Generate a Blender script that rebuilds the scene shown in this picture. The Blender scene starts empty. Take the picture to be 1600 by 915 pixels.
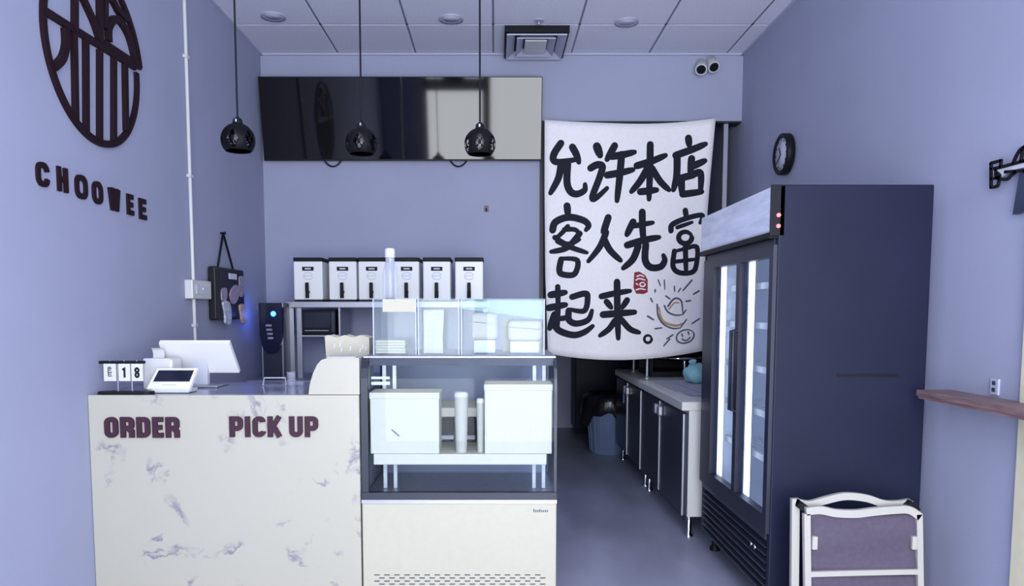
import bpy, bmesh, math, random
from mathutils import Vector, Matrix
random.seed(7)
C = bpy.context.scene.collection
SC = bpy.context.scene
# ------------------------------------------------------------------ camera
F, PX, HY, CAMZ, PITCH = 1170.0, 775.0, 485.0, 1.4, math.radians(4.6)
PY = HY + F * math.tan(PITCH)
cd = bpy.data.cameras.new('camera'); cam = bpy.data.objects.new('camera', cd); C.objects.link(cam)
cd.sensor_width = 36; cd.lens = 36 * F / 1600; cd.clip_start = 0.02
cd.shift_x = (800 - PX) / 1600; cd.shift_y = (PY - 457.5) / 1600
cam.location = (0, 0, CAMZ); cam.rotation_euler = (math.pi / 2 - PITCH, 0, 0)
SC.camera = cam
# ------------------------------------------------------------------ world, exposure
W = bpy.data.worlds.new('daylight'); SC.world = W; W.use_nodes = True
W.node_tree.nodes['Background'].inputs[0].default_value = (0.90, 0.94, 1.0, 1)
W.node_tree.nodes['Background'].inputs[1].default_value = 12.0
SC.view_settings.view_transform = 'Standard'; SC.view_settings.look = 'None'
SC.view_settings.exposure = -0.05; SC.view_settings.gamma = 1.0; SC.view_settings.use_curve_mapping = False
SC.cycles.use_denoising = True
SC.cycles.max_bounces = 10; SC.cycles.diffuse_bounces = 6; SC.cycles.transparent_max_bounces = 24
SC.cycles.sample_clamp_indirect = 6
XL, XR, YF, YB, YR = -1.862, 1.955, -0.6, 6.1, 8.9
ZC = 3.42
WX0, WX1, WZ0, WZ1 = -1.17, 1.86, 0.08, 3.25          # storefront opening in the wall behind the camera
pl = bpy.data.lights.new('storefront_daylight', 'AREA'); pl.shape = 'RECTANGLE'
pl.size = WX1 - WX0; pl.size_y = WZ1 - WZ0; pl.cycles.is_portal = True
plo = bpy.data.objects.new('storefront_daylight', pl); C.objects.link(plo)
plo.location = ((WX0 + WX1) / 2, YF - 0.1, (WZ0 + WZ1) / 2); plo.rotation_euler = (math.pi / 2, 0, 0)

# ------------------------------------------------------------------ pixel helpers (a pixel gives a direction, the plane a distance)
def ray(px, py):
    u, v = (px - PX) / F, (PY - py) / F
    return Vector((u, math.cos(PITCH) + v * math.sin(PITCH), -math.sin(PITCH) + v * math.cos(PITCH)))
def at(px, py, Y):
    d = ray(px, py); t = Y / d.y
    return Vector((d.x * t, Y, CAMZ + d.z * t))
def onx(px, py, X):
    d = ray(px, py); t = X / d.x
    return Vector((X, d.y * t, CAMZ + d.z * t))
def onz(px, py, Z):
    d = ray(px, py); t = (Z - CAMZ) / d.z
    return Vector((d.x * t, d.y * t, Z))
# ------------------------------------------------------------------ materials
def mat(name, col, rough=0.5, metal=0.0, spec=0.5, noise=0.0, nscale=20, bump=0.0, bscale=60, emit=None, estr=0.0, trans=0.0, stretch=None):
    m = bpy.data.materials.new(name); m.use_nodes = True
    nt = m.node_tree; b = nt.nodes['Principled BSDF']
    b.inputs['Base Color'].default_value = (*col, 1); b.inputs['Roughness'].default_value = rough
    b.inputs['Metallic'].default_value = metal; b.inputs['Specular IOR Level'].default_value = spec
    b.inputs['Transmission Weight'].default_value = trans
    if emit: b.inputs['Emission Color'].default_value = (*emit, 1); b.inputs['Emission Strength'].default_value = estr
    tc = nt.nodes.new('ShaderNodeTexCoord')
    src = tc.outputs['Object']
    if stretch:
        mp = nt.nodes.new('ShaderNodeMapping'); mp.inputs['Scale'].default_value = stretch
        nt.links.new(src, mp.inputs[0]); src = mp.outputs[0]
    if noise:
        n = nt.nodes.new('ShaderNodeTexNoise'); n.inputs['Scale'].default_value = nscale; n.inputs['Detail'].default_value = 4
        nt.links.new(src, n.inputs['Vector'])
        r = nt.nodes.new('ShaderNodeValToRGB')
        r.color_ramp.elements[0].position = 0.3; r.color_ramp.elements[1].position = 0.7
        r.color_ramp.elements[0].color = (*[max(0, c * (1 - noise)) for c in col], 1)
        r.color_ramp.elements[1].color = (*[min(1, c * (1 + noise)) for c in col], 1)
        nt.links.new(n.outputs['Fac'], r.inputs[0]); nt.links.new(r.outputs[0], b.inputs['Base Color'])
    if bump:
        n2 = nt.nodes.new('ShaderNodeTexNoise'); n2.inputs['Scale'].default_value = bscale
        nt.links.new(src, n2.inputs['Vector'])
        bp = nt.nodes.new('ShaderNodeBump'); bp.inputs['Strength'].default_value = bump; bp.inputs['Distance'].default_value = 0.01
        nt.links.new(n2.outputs['Fac'], bp.inputs['Height']); nt.links.new(bp.outputs[0], b.inputs['Normal'])
    return m
def glassmat(name, tint=(0.93, 0.96, 1.0), gloss=0.07, haze=0.0, hazecol=(0.9, 0.93, 1)):
    m = bpy.data.materials.new(name); m.use_nodes = True; nt = m.node_tree; nt.nodes.clear()
    o = nt.nodes.new('ShaderNodeOutputMaterial'); t = nt.nodes.new('ShaderNodeBsdfTransparent'); g = nt.nodes.new('ShaderNodeBsdfGlossy')
    t.inputs[0].default_value = (*tint, 1); g.inputs['Roughness'].default_value = 0.03
    mx = nt.nodes.new('ShaderNodeMixShader'); mx.inputs[0].default_value = gloss
    nt.links.new(t.outputs[0], mx.inputs[1]); nt.links.new(g.outputs[0], mx.inputs[2])
    out = mx
    if haze:
        d = nt.nodes.new('ShaderNodeBsdfDiffuse'); d.inputs[0].default_value = (*hazecol, 1)
        m2 = nt.nodes.new('ShaderNodeMixShader'); m2.inputs[0].default_value = haze
        nt.links.new(mx.outputs[0], m2.inputs[1]); nt.links.new(d.outputs[0], m2.inputs[2]); out = m2
    nt.links.new(out.outputs[0], o.inputs[0])
    return m
def marblemat(name, base, vein):
    m = bpy.data.materials.new(name); m.use_nodes = True; nt = m.node_tree; b = nt.nodes['Principled BSDF']
    b.inputs['Roughness'].default_value = 0.28
    tc = nt.nodes.new('ShaderNodeTexCoord')
    warp = nt.nodes.new('ShaderNodeTexNoise'); warp.inputs['Scale'].default_value = 3.0; warp.inputs['Detail'].default_value = 6
    add = nt.nodes.new('ShaderNodeMixRGB'); add.blend_type = 'ADD'; add.inputs[0].default_value = 0.55
    nt.links.new(tc.outputs['Object'], warp.inputs['Vector']); nt.links.new(tc.outputs['Object'], add.inputs[1]); nt.links.new(warp.outputs['Color'], add.inputs[2])
    n = nt.nodes.new('ShaderNodeTexNoise'); n.inputs['Scale'].default_value = 3.4; n.inputs['Detail'].default_value = 5
    nt.links.new(add.outputs[0], n.inputs['Vector'])
    r = nt.nodes.new('ShaderNodeValToRGB'); e = r.color_ramp.elements           # thin veins where the field crosses one level
    e[0].position = 0.475; e[0].color = (0, 0, 0, 1); e[1].position = 0.525; e[1].color = (0, 0, 0, 1)
    k = r.color_ramp.elements.new(0.5); k.color = (1, 1, 1, 1)
    nt.links.new(n.outputs['Fac'], r.inputs[0])
    n2 = nt.nodes.new('ShaderNodeTexNoise'); n2.inputs['Scale'].default_value = 5.5; n2.inputs['Detail'].default_value = 3
    nt.links.new(tc.outputs['Object'], n2.inputs['Vector'])
    r2 = nt.nodes.new('ShaderNodeValToRGB'); r2.color_ramp.elements[0].position = 0.53; r2.color_ramp.elements[1].position = 0.65
    nt.links.new(n2.outputs['Fac'], r2.inputs[0])
    mul = nt.nodes.new('ShaderNodeMath'); mul.operation = 'MULTIPLY'
    nt.links.new(r.outputs[0], mul.inputs[0]); nt.links.new(r2.outputs[0], mul.inputs[1])
    mx = nt.nodes.new('ShaderNodeMixRGB'); mx.inputs[1].default_value = (*base, 1); mx.inputs[2].default_value = (*vein, 1)
    nt.links.new(mul.outputs[0], mx.inputs[0]); nt.links.new(mx.outputs[0], b.inputs['Base Color'])
    return m
M = {}
M['wall'] = mat('lavender grey wall paint', (0.345, 0.365, 0.50), 0.75, spec=0.25, noise=0.03, nscale=2, bump=0.06, bscale=180)
M['tile'] = mat('white ceiling tile', (0.74, 0.76, 0.86), 0.85, spec=0.2, noise=0.04, nscale=60, bump=0.15, bscale=220)
M['grid'] = mat('ceiling grid bar', (0.20, 0.21, 0.30), 0.6)
M['slab'] = mat('dark ceiling void', (0.08, 0.08, 0.11), 0.9)
M['floor'] = mat('grey vinyl floor', (0.27, 0.285, 0.385), 0.38, noise=0.25, nscale=3, bump=0.03, bscale=40, stretch=(1, 0.35, 1))
M['rearwall'] = mat('lavender back room paint', (0.34, 0.36, 0.52), 0.8)
M['blackstrip'] = mat('black strip', (0.012, 0.012, 0.018), 0.5)
M['cream'] = mat('cream casing paint', (0.66, 0.62, 0.46), 0.6, noise=0.04)
M['white'] = mat('white plastic', (0.62, 0.63, 0.63), 0.35)
M['warmwhite'] = mat('warm white card', (0.47, 0.45, 0.37), 0.6, noise=0.02, nscale=30)
M['marble'] = marblemat('white marble laminate', (0.45, 0.435, 0.37), (0.20, 0.18, 0.25))
M['countertop'] = mat('lavender grey countertop', (0.30, 0.31, 0.44), 0.12, noise=0.05, nscale=8)
M['brown'] = mat('dark brown lettering', (0.014, 0.004, 0.008), 0.6, spec=0.2)
M['plum'] = mat('plum brown lettering', (0.050, 0.020, 0.038), 0.6, spec=0.2)
M['black'] = mat('black plastic', (0.007, 0.007, 0.011), 0.5, spec=0.2)
M['gloswhite'] = mat('bright white enamel', (0.84, 0.85, 0.86), 0.3)
M['matteblack'] = mat('matte black metal', (0.010, 0.010, 0.014), 0.5, spec=0.3)
M['screen'] = mat('glossy black screen', (0.003, 0.003, 0.005), 0.05, spec=0.48)
M['smallscreen'] = mat('dark display glass', (0.012, 0.014, 0.03), 0.12)
M['navy'] = mat('dark navy cabinet steel', (0.010, 0.013, 0.034), 0.45, spec=0.2, noise=0.08, nscale=4)
M['navyframe'] = mat('dark door frame', (0.018, 0.02, 0.04), 0.4)
M['steel'] = mat('brushed stainless steel', (0.40, 0.41, 0.48), 0.42, metal=0.8, noise=0.08, nscale=30, stretch=(1, 1, 14))
M['darksteel'] = mat('dark stainless steel', (0.035, 0.040, 0.070), 0.35, metal=0.4, noise=0.1, nscale=20, stretch=(1, 1, 10))
M['chrome'] = mat('chrome', (0.8, 0.8, 0.85), 0.12, metal=1.0)
M['linen'] = mat('white banner cloth', (0.88, 0.85, 0.86), 0.9, spec=0.1, noise=0.02, nscale=40, bump=0.1, bscale=300)
M['ink'] = mat('black brush ink', (0.010, 0.011, 0.022), 0.7, spec=0.2)
M['gold'] = mat('ochre print', (0.50, 0.30, 0.16), 0.8)
M['greyink'] = mat('grey ink line', (0.10, 0.10, 0.16), 0.8)
M['red'] = mat('dark red seal print', (0.26, 0.018, 0.035), 0.8)
M['glass'] = glassmat('clear glass', gloss=0.005)
M['fridgeglass'] = glassmat('cooler door glass', (0.86, 0.91, 1.0), 0.06)
M['acrylic'] = glassmat('clear acrylic', (0.95, 0.98, 1.0), 0.012, 0.055, (0.85, 0.92, 0.95))
M['tealacrylic'] = glassmat('pale teal acrylic lid', (0.86, 0.96, 0.97), 0.012, 0.16, (0.75, 0.9, 0.93))
M['frosted'] = glassmat('frosted clear plastic', (0.93, 0.95, 1.0), 0.02, 0.24, (0.85, 0.87, 0.95))
M['interior'] = mat('white cooler liner', (0.80, 0.82, 0.88), 0.4)
M['led'] = mat('white led tube', (0.9, 0.95, 1), 0.4, emit=(0.86, 0.93, 1.0), estr=2.6)
M['caseled'] = mat('white led strip', (0.9, 0.95, 1), 0.4, emit=(1.0, 0.97, 0.90), estr=3.0)
M['header'] = mat('pale lightbox header print', (0.60, 0.64, 0.82), 0.3, noise=0.22, nscale=7, stretch=(1, 0.5, 3.5), emit=(0.70, 0.78, 1.0), estr=0.12)
M['redlamp'] = mat('pink red pilot lamp', (0.6, 0.1, 0.12), 0.3, emit=(1, 0.32, 0.36), estr=1.2)
M['wood'] = mat('reddish brown wood', (0.20, 0.125, 0.13), 0.5, noise=0.35, nscale=14, stretch=(6, 0.6, 6), bump=0.1)
M['bag'] = mat('shiny black bin bag', (0.008, 0.008, 0.012), 0.25, bump=0.5, bscale=30)
M['bin'] = mat('blue grey plastic bin', (0.15, 0.21, 0.36), 0.4, noise=0.08, nscale=6)
M['teal'] = mat('pale teal bag', (0.25, 0.52, 0.58), 0.45, noise=0.12, nscale=20, bump=0.5, bscale=30)
M['taupe'] = mat('taupe purple canvas', (0.095, 0.080, 0.118), 0.9, spec=0.1, noise=0.08, nscale=50, bump=0.15, bscale=350)
M['ivory'] = mat('ivory painted frame', (0.42, 0.405, 0.38), 0.5)
M['bluelamp'] = mat('blue indicator lamp', (0.05, 0.1, 0.9), 0.3, emit=(0.05, 0.16, 1.0), estr=6.0)
M['bluegloss'] = mat('glossy midnight blue plastic', (0.006, 0.007, 0.035), 0.15)
M['reardoor'] = mat('blue grey rear door', (0.20, 0.23, 0.33), 0.4)
M['cakecard'] = mat('cream cake box card', (0.60, 0.57, 0.45), 0.6, noise=0.02, nscale=30)
M['enamel'] = mat('pale lit steel', (0.60, 0.60, 0.60), 0.35)  # steel made pale: window light put into the base colour
M['blue'] = mat('light blue sticker', (0.12, 0.35, 0.75), 0.6)
M['clock'] = mat('pale clock face', (0.58, 0.60, 0.72), 0.5)
M['greycard'] = mat('pale grey print', (0.60, 0.62, 0.72), 0.7)
M['mauve'] = mat('mauve printed charm', (0.32, 0.26, 0.38), 0.5, noise=0.4, nscale=60)
M['palecharm'] = mat('pale printed charm', (0.50, 0.52, 0.60), 0.5, noise=0.4, nscale=60)
M['tancharm'] = mat('tan printed charm', (0.50, 0.36, 0.30), 0.5, noise=0.3, nscale=60)
M['greytray'] = mat('grey paper sheet', (0.34, 0.35, 0.45), 0.7, noise=0.1)
M['vent'] = mat('vent metal', (0.45, 0.47, 0.60), 0.5)
M['boxdark'] = mat('deep blue board', (0.035, 0.045, 0.085), 0.4, noise=0.3, nscale=6)  # dark blue of the decor board and the outlet sockets

# ------------------------------------------------------------------ mesh builder
class MB:
    def __init__(s): s.v = []; s.f = []; s.sm = []
    def add(s, vs, fs, smooth=False):
        o = len(s.v); s.v += [Vector(v) for v in vs]; s.f += [[i + o for i in f] for f in fs]; s.sm += [smooth] * len(fs); return s
    def box(s, x0, x1, y0, y1, z0, z1):
        return s.add([(x0, y0, z0), (x1, y0, z0), (x1, y1, z0), (x0, y1, z0), (x0, y0, z1), (x1, y0, z1), (x1, y1, z1), (x0, y1, z1)],
                     [(0, 3, 2, 1), (4, 5, 6, 7), (0, 1, 5, 4), (1, 2, 6, 5), (2, 3, 7, 6), (3, 0, 4, 7)])
    def rbox(s, x0, x1, y0, y1, z0, z1, r=0.005, seg=2, mtx=None):
        b = bmesh.new(); bmesh.ops.create_cube(b, size=1.0)
        for v in b.verts: v.co = Vector((x0 + (v.co.x + .5) * (x1 - x0), y0 + (v.co.y + .5) * (y1 - y0), z0 + (v.co.z + .5) * (z1 - z0)))
        r = min(r, 0.49 * min(x1 - x0, y1 - y0, z1 - z0))
        bmesh.ops.bevel(b, geom=b.edges[:], offset=r, segments=seg, profile=0.5, affect='EDGES')
        b.verts.index_update()
        vs = [(mtx @ v.co) if mtx else v.co.copy() for v in b.verts]; fs = [[v.index for v in f.verts] for f in b.faces]; b.free()
        return s.add(vs, fs)
    def hexa(s, p):            # 8 corners: 0-3 one side, 4-7 the opposite side
        return s.add(p, [(0, 3, 2, 1), (4, 5, 6, 7), (0, 1, 5, 4), (1, 2, 6, 5), (2, 3, 7, 6), (3, 0, 4, 7)])
    def tube(s, pts, r, n=10, caps=True, closed=False):
        pts = [Vector(p) for p in pts]; rs = r if isinstance(r, (list, tuple)) else [r] * len(pts)
        ring = []; L = len(pts); up = None
        for i, p in enumerate(pts):
            a = pts[(i - 1) % L] if (closed or i > 0) else p; c = pts[(i + 1) % L] if (closed or i < L - 1) else p
            t = (c - a).normalized()
            if up is None:
                up = Vector((0, 0, 1)) if abs(t.z) < .9 else Vector((1, 0, 0))
            u = (up - t * up.dot(t)).normalized(); w = t.cross(u); up = u
            ring.append([p + (u * math.cos(2 * math.pi * k / n) + w * math.sin(2 * math.pi * k / n)) * rs[i] for k in range(n)])
        vs = [v for q in ring for v in q]; fs = []
        for i in range(L if closed else L - 1):
            for k in range(n):
                j = (i + 1) % L
                fs.append((i * n + k, i * n + (k + 1) % n, j * n + (k + 1) % n, j * n + k))
        s.add(vs, fs, True)
        if caps and not closed:
            s.add(ring[0], [list(range(n))[::-1]]); s.add(ring[-1], [list(range(n))])
        return s
    def lathe(s, prof, c=(0, 0, 0), n=28, smooth=True, mtx=None):
        c = Vector(c); vs = []; fs = []
        for (r, z) in prof:
            for k in range(n):
                a = 2 * math.pi * k / n; p = Vector((r * math.cos(a), r * math.sin(a), z))
                vs.append((mtx @ p if mtx else p) + c)
        for i in range(len(prof) - 1):
            for k in range(n):
                fs.append((i * n + k, i * n + (k + 1) % n, (i + 1) * n + (k + 1) % n, (i + 1) * n + k))
        s.add(vs, fs, smooth)
        if prof[0][0] > 1e-6: s.add(vs[:n], [list(range(n))[::-1]])
        if prof[-1][0] > 1e-6: s.add(vs[-n:], [list(range(n))])
        return s
    def ribbon(s, pts, width, place, h0, h1, closed=False, rnd=False):
        """flat stroke with a thickness; pts 2-D, width a number or one per point, place(u, v, h) -> world point"""
        pts = [Vector((p[0], p[1])) for p in pts]; L = len(pts)
        ws = width if isinstance(width, (list, tuple)) else [width] * L
        lft, rgt = [], []
        for i, p in enumerate(pts):
            a = pts[(i - 1) % L] if (closed or i > 0) else None; c = pts[(i + 1) % L] if (closed or i < L - 1) else None
            d1 = (p - a).normalized() if a is not None else None; d2 = (c - p).normalized() if c is not None else None
            if d1 is None: d1 = d2
            if d2 is None: d2 = d1
            n1 = Vector((-d1.y, d1.x)); n2 = Vector((-d2.y, d2.x)); n = n1 + n2
            n = n1 if n.length < 1e-6 else n.normalized()
            k = 1 / max(0.5, n.dot(n1))
            lft.append(p + n * ws[i] / 2 * k); rgt.append(p - n * ws[i] / 2 * k)
        vs = []
        for i in range(L):
            for q in (lft[i], rgt[i]):
                vs.append(place(q.x, q.y, h0)); vs.append(place(q.x, q.y, h1))
        fs = []
        for i in range(L if closed else L - 1):
            j = (i + 1) % L; a, b = i * 4, j * 4
            fs += [(a + 1, b + 1, b + 3, a + 3), (a, a + 2, b + 2, b), (a, b, b + 1, a + 1), (a + 2, a + 3, b + 3, b + 2)]
        if not closed:
            fs += [(0, 1, 3, 2), (4 * L - 4, 4 * L - 2, 4 * L - 1, 4 * L - 3)]
        s.add(vs, fs)
        if rnd and not closed:
            for p, w in ((pts[0], ws[0]), (pts[-1], ws[-1])): s.disc(p, w / 2, place, h0, h1, 10)
        return s
    def disc(s, p, r, place, h0, h1, n=20, ry=None, rot=0):
        ry = ry or r; ps = []
        for k in range(n):
            a = 2 * math.pi * k / n; x, y = r * math.cos(a), ry * math.sin(a)
            ps.append((p[0] + x * math.cos(rot) - y * math.sin(rot), p[1] + x * math.sin(rot) + y * math.cos(rot)))
        return s.poly(ps, place, h0, h1)
    def poly(s, ps, place, h0, h1):
        n = len(ps); vs = [place(x, y, h0) for x, y in ps] + [place(x, y, h1) for x, y in ps]
        return s.add(vs, [list(range(n)), list(range(n, 2 * n))[::-1]] + [(k, (k + 1) % n, n + (k + 1) % n, n + k) for k in range(n)])
    def build(s, name, material, parent=None, label=None, kind=None):
        off = wloc(parent) if parent else Vector((0, 0, 0))
        org = Vector((0, 0, 0))
        if parent is None:
            xs = [v.x for v in s.v]; ys = [v.y for v in s.v]; zs = [v.z for v in s.v]
            org = Vector(((min(xs) + max(xs)) / 2, (min(ys) + max(ys)) / 2, min(zs)))
        me = bpy.data.meshes.new(name); me.from_pydata([tuple(v - off - org) for v in s.v], [], s.f); me.update()
        b = bmesh.new(); b.from_mesh(me); bmesh.ops.recalc_face_normals(b, faces=b.faces[:]); b.to_mesh(me); b.free()
        for p, k in zip(me.polygons, s.sm): p.use_smooth = k
        me.materials.append(material)
        o = bpy.data.objects.new(name, me); C.objects.link(o); o.location = org
        if parent: o.parent = parent
        if label: o['label'] = label
        if kind: o['kind'] = kind
        return o
def wloc(o):
    p = Vector(o.location)
    while o.parent: o = o.parent; p += Vector(o.location)
    return p
def thing(name, loc, label, cat, group=None):
    o = bpy.data.objects.new(name, None); C.objects.link(o); o.location = loc; o.empty_display_size = 0.1
    return tag(o, label, cat, group)
def tag(o, label, cat, group=None):
    o['label'] = label; o['category'] = cat
    if group: o['group'] = group
    return o
def struct(o): o['kind'] = 'structure'; return o
def copy_tree(o, parent=None):
    c = o.copy(); C.objects.link(c); c.parent = parent
    for ch in list(o.children): copy_tree(ch, c)
    return c
def B(x0, x1, y0, y1, z0, z1, r=None):
    m = MB()
    return m.rbox(x0, x1, y0, y1, z0, z1, r) if r else m.box(x0, x1, y0, y1, z0, z1)
def smooth(pts, n=6, closed=False):
    """Catmull-Rom through 2-D or 3-D points"""
    P = [Vector(p) for p in pts]; L = len(P)
    if L < 3: return P
    out = []
    for i in range(L if closed else L - 1):
        g = (lambda k: P[k % L]) if closed else (lambda k: P[min(max(k, 0), L - 1)])
        a, b, c, d = g(i - 1), g(i), g(i + 1), g(i + 2)
        for k in range(n):
            t = k / n
            out.append(0.5 * ((2 * b) + (c - a) * t + (2 * a - 5 * b + 4 * c - d) * t * t + (3 * b - 3 * c + d - a) * t ** 3))
    if not closed: out.append(P[-1])
    return out
# block lettering: each glyph a set of strokes in a box of width w and height 1, line weight t
def arcpts(cx, cy, rx, ry, a0, a1, n=10):
    return [(cx + rx * math.cos(math.radians(a0 + (a1 - a0) * k / n)), cy + ry * math.sin(math.radians(a0 + (a1 - a0) * k / n))) for k in range(n + 1)]
def glyph(ch, w, t):
    h = t / 2; l, r, b, u, m = h, w - h, h, 1 - h, 0.5; q = min(0.24, (w - t) / 2 * .86)
    def rr(l, r, b, u, q):
        return arcpts(r - q, u - q, q, q, 0, 90, 5) + arcpts(l + q, u - q, q, q, 90, 180, 5) + arcpts(l + q, b + q, q, q, 180, 270, 5) + arcpts(r - q, b + q, q, q, 270, 360, 5)
    G = {
        'O': [(rr(l, r, b, u, q), True)],
        'C': [(arcpts(r - q, u - q, q, q, 0, 90, 5) + arcpts(l + q, u - q, q, q, 90, 180, 5) + arcpts(l + q, b + q, q, q, 180, 270, 5) + arcpts(r - q, b + q, q, q, 270, 360, 5), False)],
        'H': [([(l, 0), (l, 1)], False), ([(r, 0), (r, 1)], False), ([(l, m), (r, m)], False)],
        'W': [([(l, 1), (w * .30, 0)], False), ([(w * .30, 0), (w * .5, 1)], False), ([(w * .5, 1), (w * .70, 0)], False), ([(w * .70, 0), (r, 1)], False)],
        'E': [([(l, 0), (l, 1)], False), ([(l, u), (w, u)], False), ([(l, m), (w * .9, m)], False), ([(l, b), (w, b)], False)],
        'D': [([(l, 0), (l, 1)], False), ([(l, u)] + arcpts(r - q, u - q, q, q, 90, 0, 5) + arcpts(r - q, b + q, q, q, 0, -90, 5) + [(l, b)], False)],
        'P': [([(l, 0), (l, 1)], False), ([(l, u)] + arcpts(r - q * .8, u - q * .8, q * .8, q * .8, 90, 0, 5) + arcpts(r - q * .8, .42 + q * .8, q * .8, q * .8, 0, -90, 5) + [(l, .42)], False)],
        'R': [([(l, 0), (l, 1)], False), ([(l, u)] + arcpts(r - q * .8, u - q * .8, q * .8, q * .8, 90, 0, 5) + arcpts(r - q * .8, .46 + q * .8, q * .8, q * .8, 0, -90, 5) + [(l, .46)], False), ([(w * .55, .46), (r, .30), (r, 0)], False)],
        'I': [([(l, 0), (l, 1)], False)],
        'K': [([(l, 0), (l, 1)], False), ([(l + h * .6, .42), (r, 1)], False), ([(l + h, .58), (r + h * .1, 0)], False)],
        'U': [([(l, 1)] + arcpts(l + q, b + q, q, q, 180, 270, 5) + arcpts(r - q, b + q, q, q, 270, 360, 5) + [(r, 1)], False)],
        '1': [([(w * .15, .78), (w * .55, u), (w * .55, 0)], False)],
        '8': [(arcpts(w / 2, .74, w / 2 - h, .26 - h * .6, 0, 340, 12), True), (arcpts(w / 2, .27, w / 2 - h, .27 - h * .6, 0, 340, 12), True)],
    }
    return G[ch]
def letter(parent, ch, w, t, place, h0, h1, material):
    m = MB()
    for k, (pts, cl) in enumerate(glyph(ch, w, t)): m.ribbon(pts, t, place, h0, h1 + .0006 * k, cl)
    return m.build('letter', material, parent)

# ================================================================== THE ROOM
struct(B(XL - .12, XR + .12, YF - .1, YR + .12, -.1, 0).build('floor', M['floor']))
struct(B(XL - .12, XL, YF, YR, 0, ZC + .2).build('wall_left', M['wall']))
struct(B(XR, XR + .12, YF, YR, 0, ZC + .2).build('wall_right', M['wall']))
OX = at(849, 300, YB).x                       # left jamb of the passage in the back wall
OZ = at(1000, 189, YB).z                      # its lintel
w = MB(); w.box(XL, OX, YB, YB + .14, 0, ZC + .1); w.box(OX, XR, YB, YB + .14, OZ, ZC + .1)
wb = struct(w.build('wall_back', M['wall']))
B(OX - .03, OX + .003, YB - .012, YB + .15, 0, OZ).build('jamb_strip', M['blackstrip'], wb)  # black strip along the left edge of the passage
B(OX, XR, YB + .002, YB + .138, OZ - .012, OZ - .001).build('lintel_trim', M['blackstrip'], wb)
jx = at(1131, 300, YB).x
m = MB(); m.box(jx, jx + .035, YB + .04, YB + .075, 0, OZ - .012)
struct(m.build('trim_2', M['steel']))
struct(B(XL, XR, YR, YR + .12, 0, ZC).build('wall_rear', M['rearwall']))
w = MB(); w.box(XL, WX0, YF - .15, YF, 0, ZC + .1); w.box(WX1, XR, YF - .15, YF, 0, ZC + .1)
w.box(WX0, WX1, YF - .15, YF, 0, WZ0); w.box(WX0, WX1, YF - .15, YF, WZ1, ZC + .1)
struct(w.build('wall_front', M['wall']))
w = MB()
for x in (WX0, -.22, WX1 - .06): w.box(x, x + (.13 if x == -.22 else .06), YF - .1, YF - .03, WZ0, WZ1)
w.box(WX0, -.1, YF - .1, YF - .03, 2.62, 2.82)
w.box(-.85, -.5, YF - .1, YF - .03, 2.82, WZ1)
struct(w.build('window_1', M['darksteel']))
# ceiling: slab, grid, one object per tile
ceil = struct(B(XL - .1, XR + .1, YF - .1, YR + .1, ZC + .05, ZC + .2).build('ceiling', M['slab']))
struct(B(XL, XR, YB + .14, YR, ZC - .02, ZC + .04).build('ceiling_back', M['rearwall']))
GX = [XL, -1.246, -.633, -.02, .593, 1.206, 1.82, XR]
GY = [YB - .61 * k for k in range(12)]
g = MB()
for x in GX[1:-1]: g.box(x - .013, x + .013, YF, YB, ZC + .003, ZC + .03)
for y in GY[1:]: g.box(XL, XR, y - .013, y + .013, ZC + .003, ZC + .03)
g.build('ceiling_grid', M['grid'], ceil)
tmesh = {}
for j in range(len(GY) - 1):
    for i in range(len(GX) - 1):
        if i == 3 and j == 0: continue                         # the air diffuser sits here
        x0, x1, y0, y1 = GX[i] + .006, GX[i + 1] - .006, GY[j + 1] + .006, GY[j] - .006
        key = i if i in (0, 6) else 1
        if key not in tmesh:
            hx, hy = (x1 - x0) / 2, (y1 - y0) / 2
            mm = MB().rbox(-hx, hx, -hy, hy, 0, .018, .004, 1)
            t = mm.build('tile', M['tile']); t.parent = ceil; t.data.transform(Matrix.Translation((0, 0, 0))); tmesh[key] = t.data
        else:
            t = bpy.data.objects.new('tile', tmesh[key]); C.objects.link(t); t.parent = ceil
        t.location = Vector(((x0 + x1) / 2, (y0 + y1) / 2, ZC)) - wloc(ceil)
# wall angle along the edges
w = MB(); w.box(XL, XL + .02, YF, YB, ZC - .012, ZC + .02); w.box(XR - .02, XR, YF, YB, ZC - .012, ZC + .02); w.box(XL, XR, YB - .02, YB, ZC - .012, ZC + .02)
struct(w.build('trim_3', M['vent']))
ty = onx(1586, 750, XR - .02).y
struct(B(XR - .02, XR, ty - .5, ty, 0, 1.72).build('trim_1', M['cream']))

# ================================================================== COOLER along the right wall
fx, fy0, fy1 = 1.215, 3.27, 4.37
bx = 1.885
ztop = at(1300, 288, fy0).z
ZH, ZD0, ZG1, ZG0 = 1.725, .405, 1.635, .485
fr = thing('display_cooler', ((fx + bx) / 2, (fy0 + fy1) / 2, 0), 'tall dark navy two-door glass cooler against the right-hand wall', 'fridge')
B(fx + .005, bx, fy0, fy0 + .035, .10, ztop, .006).build('side_panel', M['navy'], fr)
B(fx + .005, bx, fy1 - .035, fy1, .10, ztop, .006).build('side_panel', M['navy'], fr)
B(bx - .04, bx, fy0 + .035, fy1 - .035, .10, ztop).build('back_panel', M['interior'], fr)
for ya_ in (fy0 + .0355, fy1 - .0395): B(fx + .055, bx - .04, ya_, ya_ + .004, .40, ztop - .05).build('liner', M['interior'], fr)
B(fx + .055, bx - .04, fy0 + .04, fy1 - .04, ZG1 + .06, ZG1 + .07).build('liner', M['interior'], fr)
B(fx + .01, bx - .04, fy0 + .035, fy1 - .035, ztop - .05, ztop - .002).build('top_panel', M['navy'], fr)
B(fx + .05, bx - .04, fy0 + .035, fy1 - .035, .36, .40).build('bottom_panel', M['interior'], fr)
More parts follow.
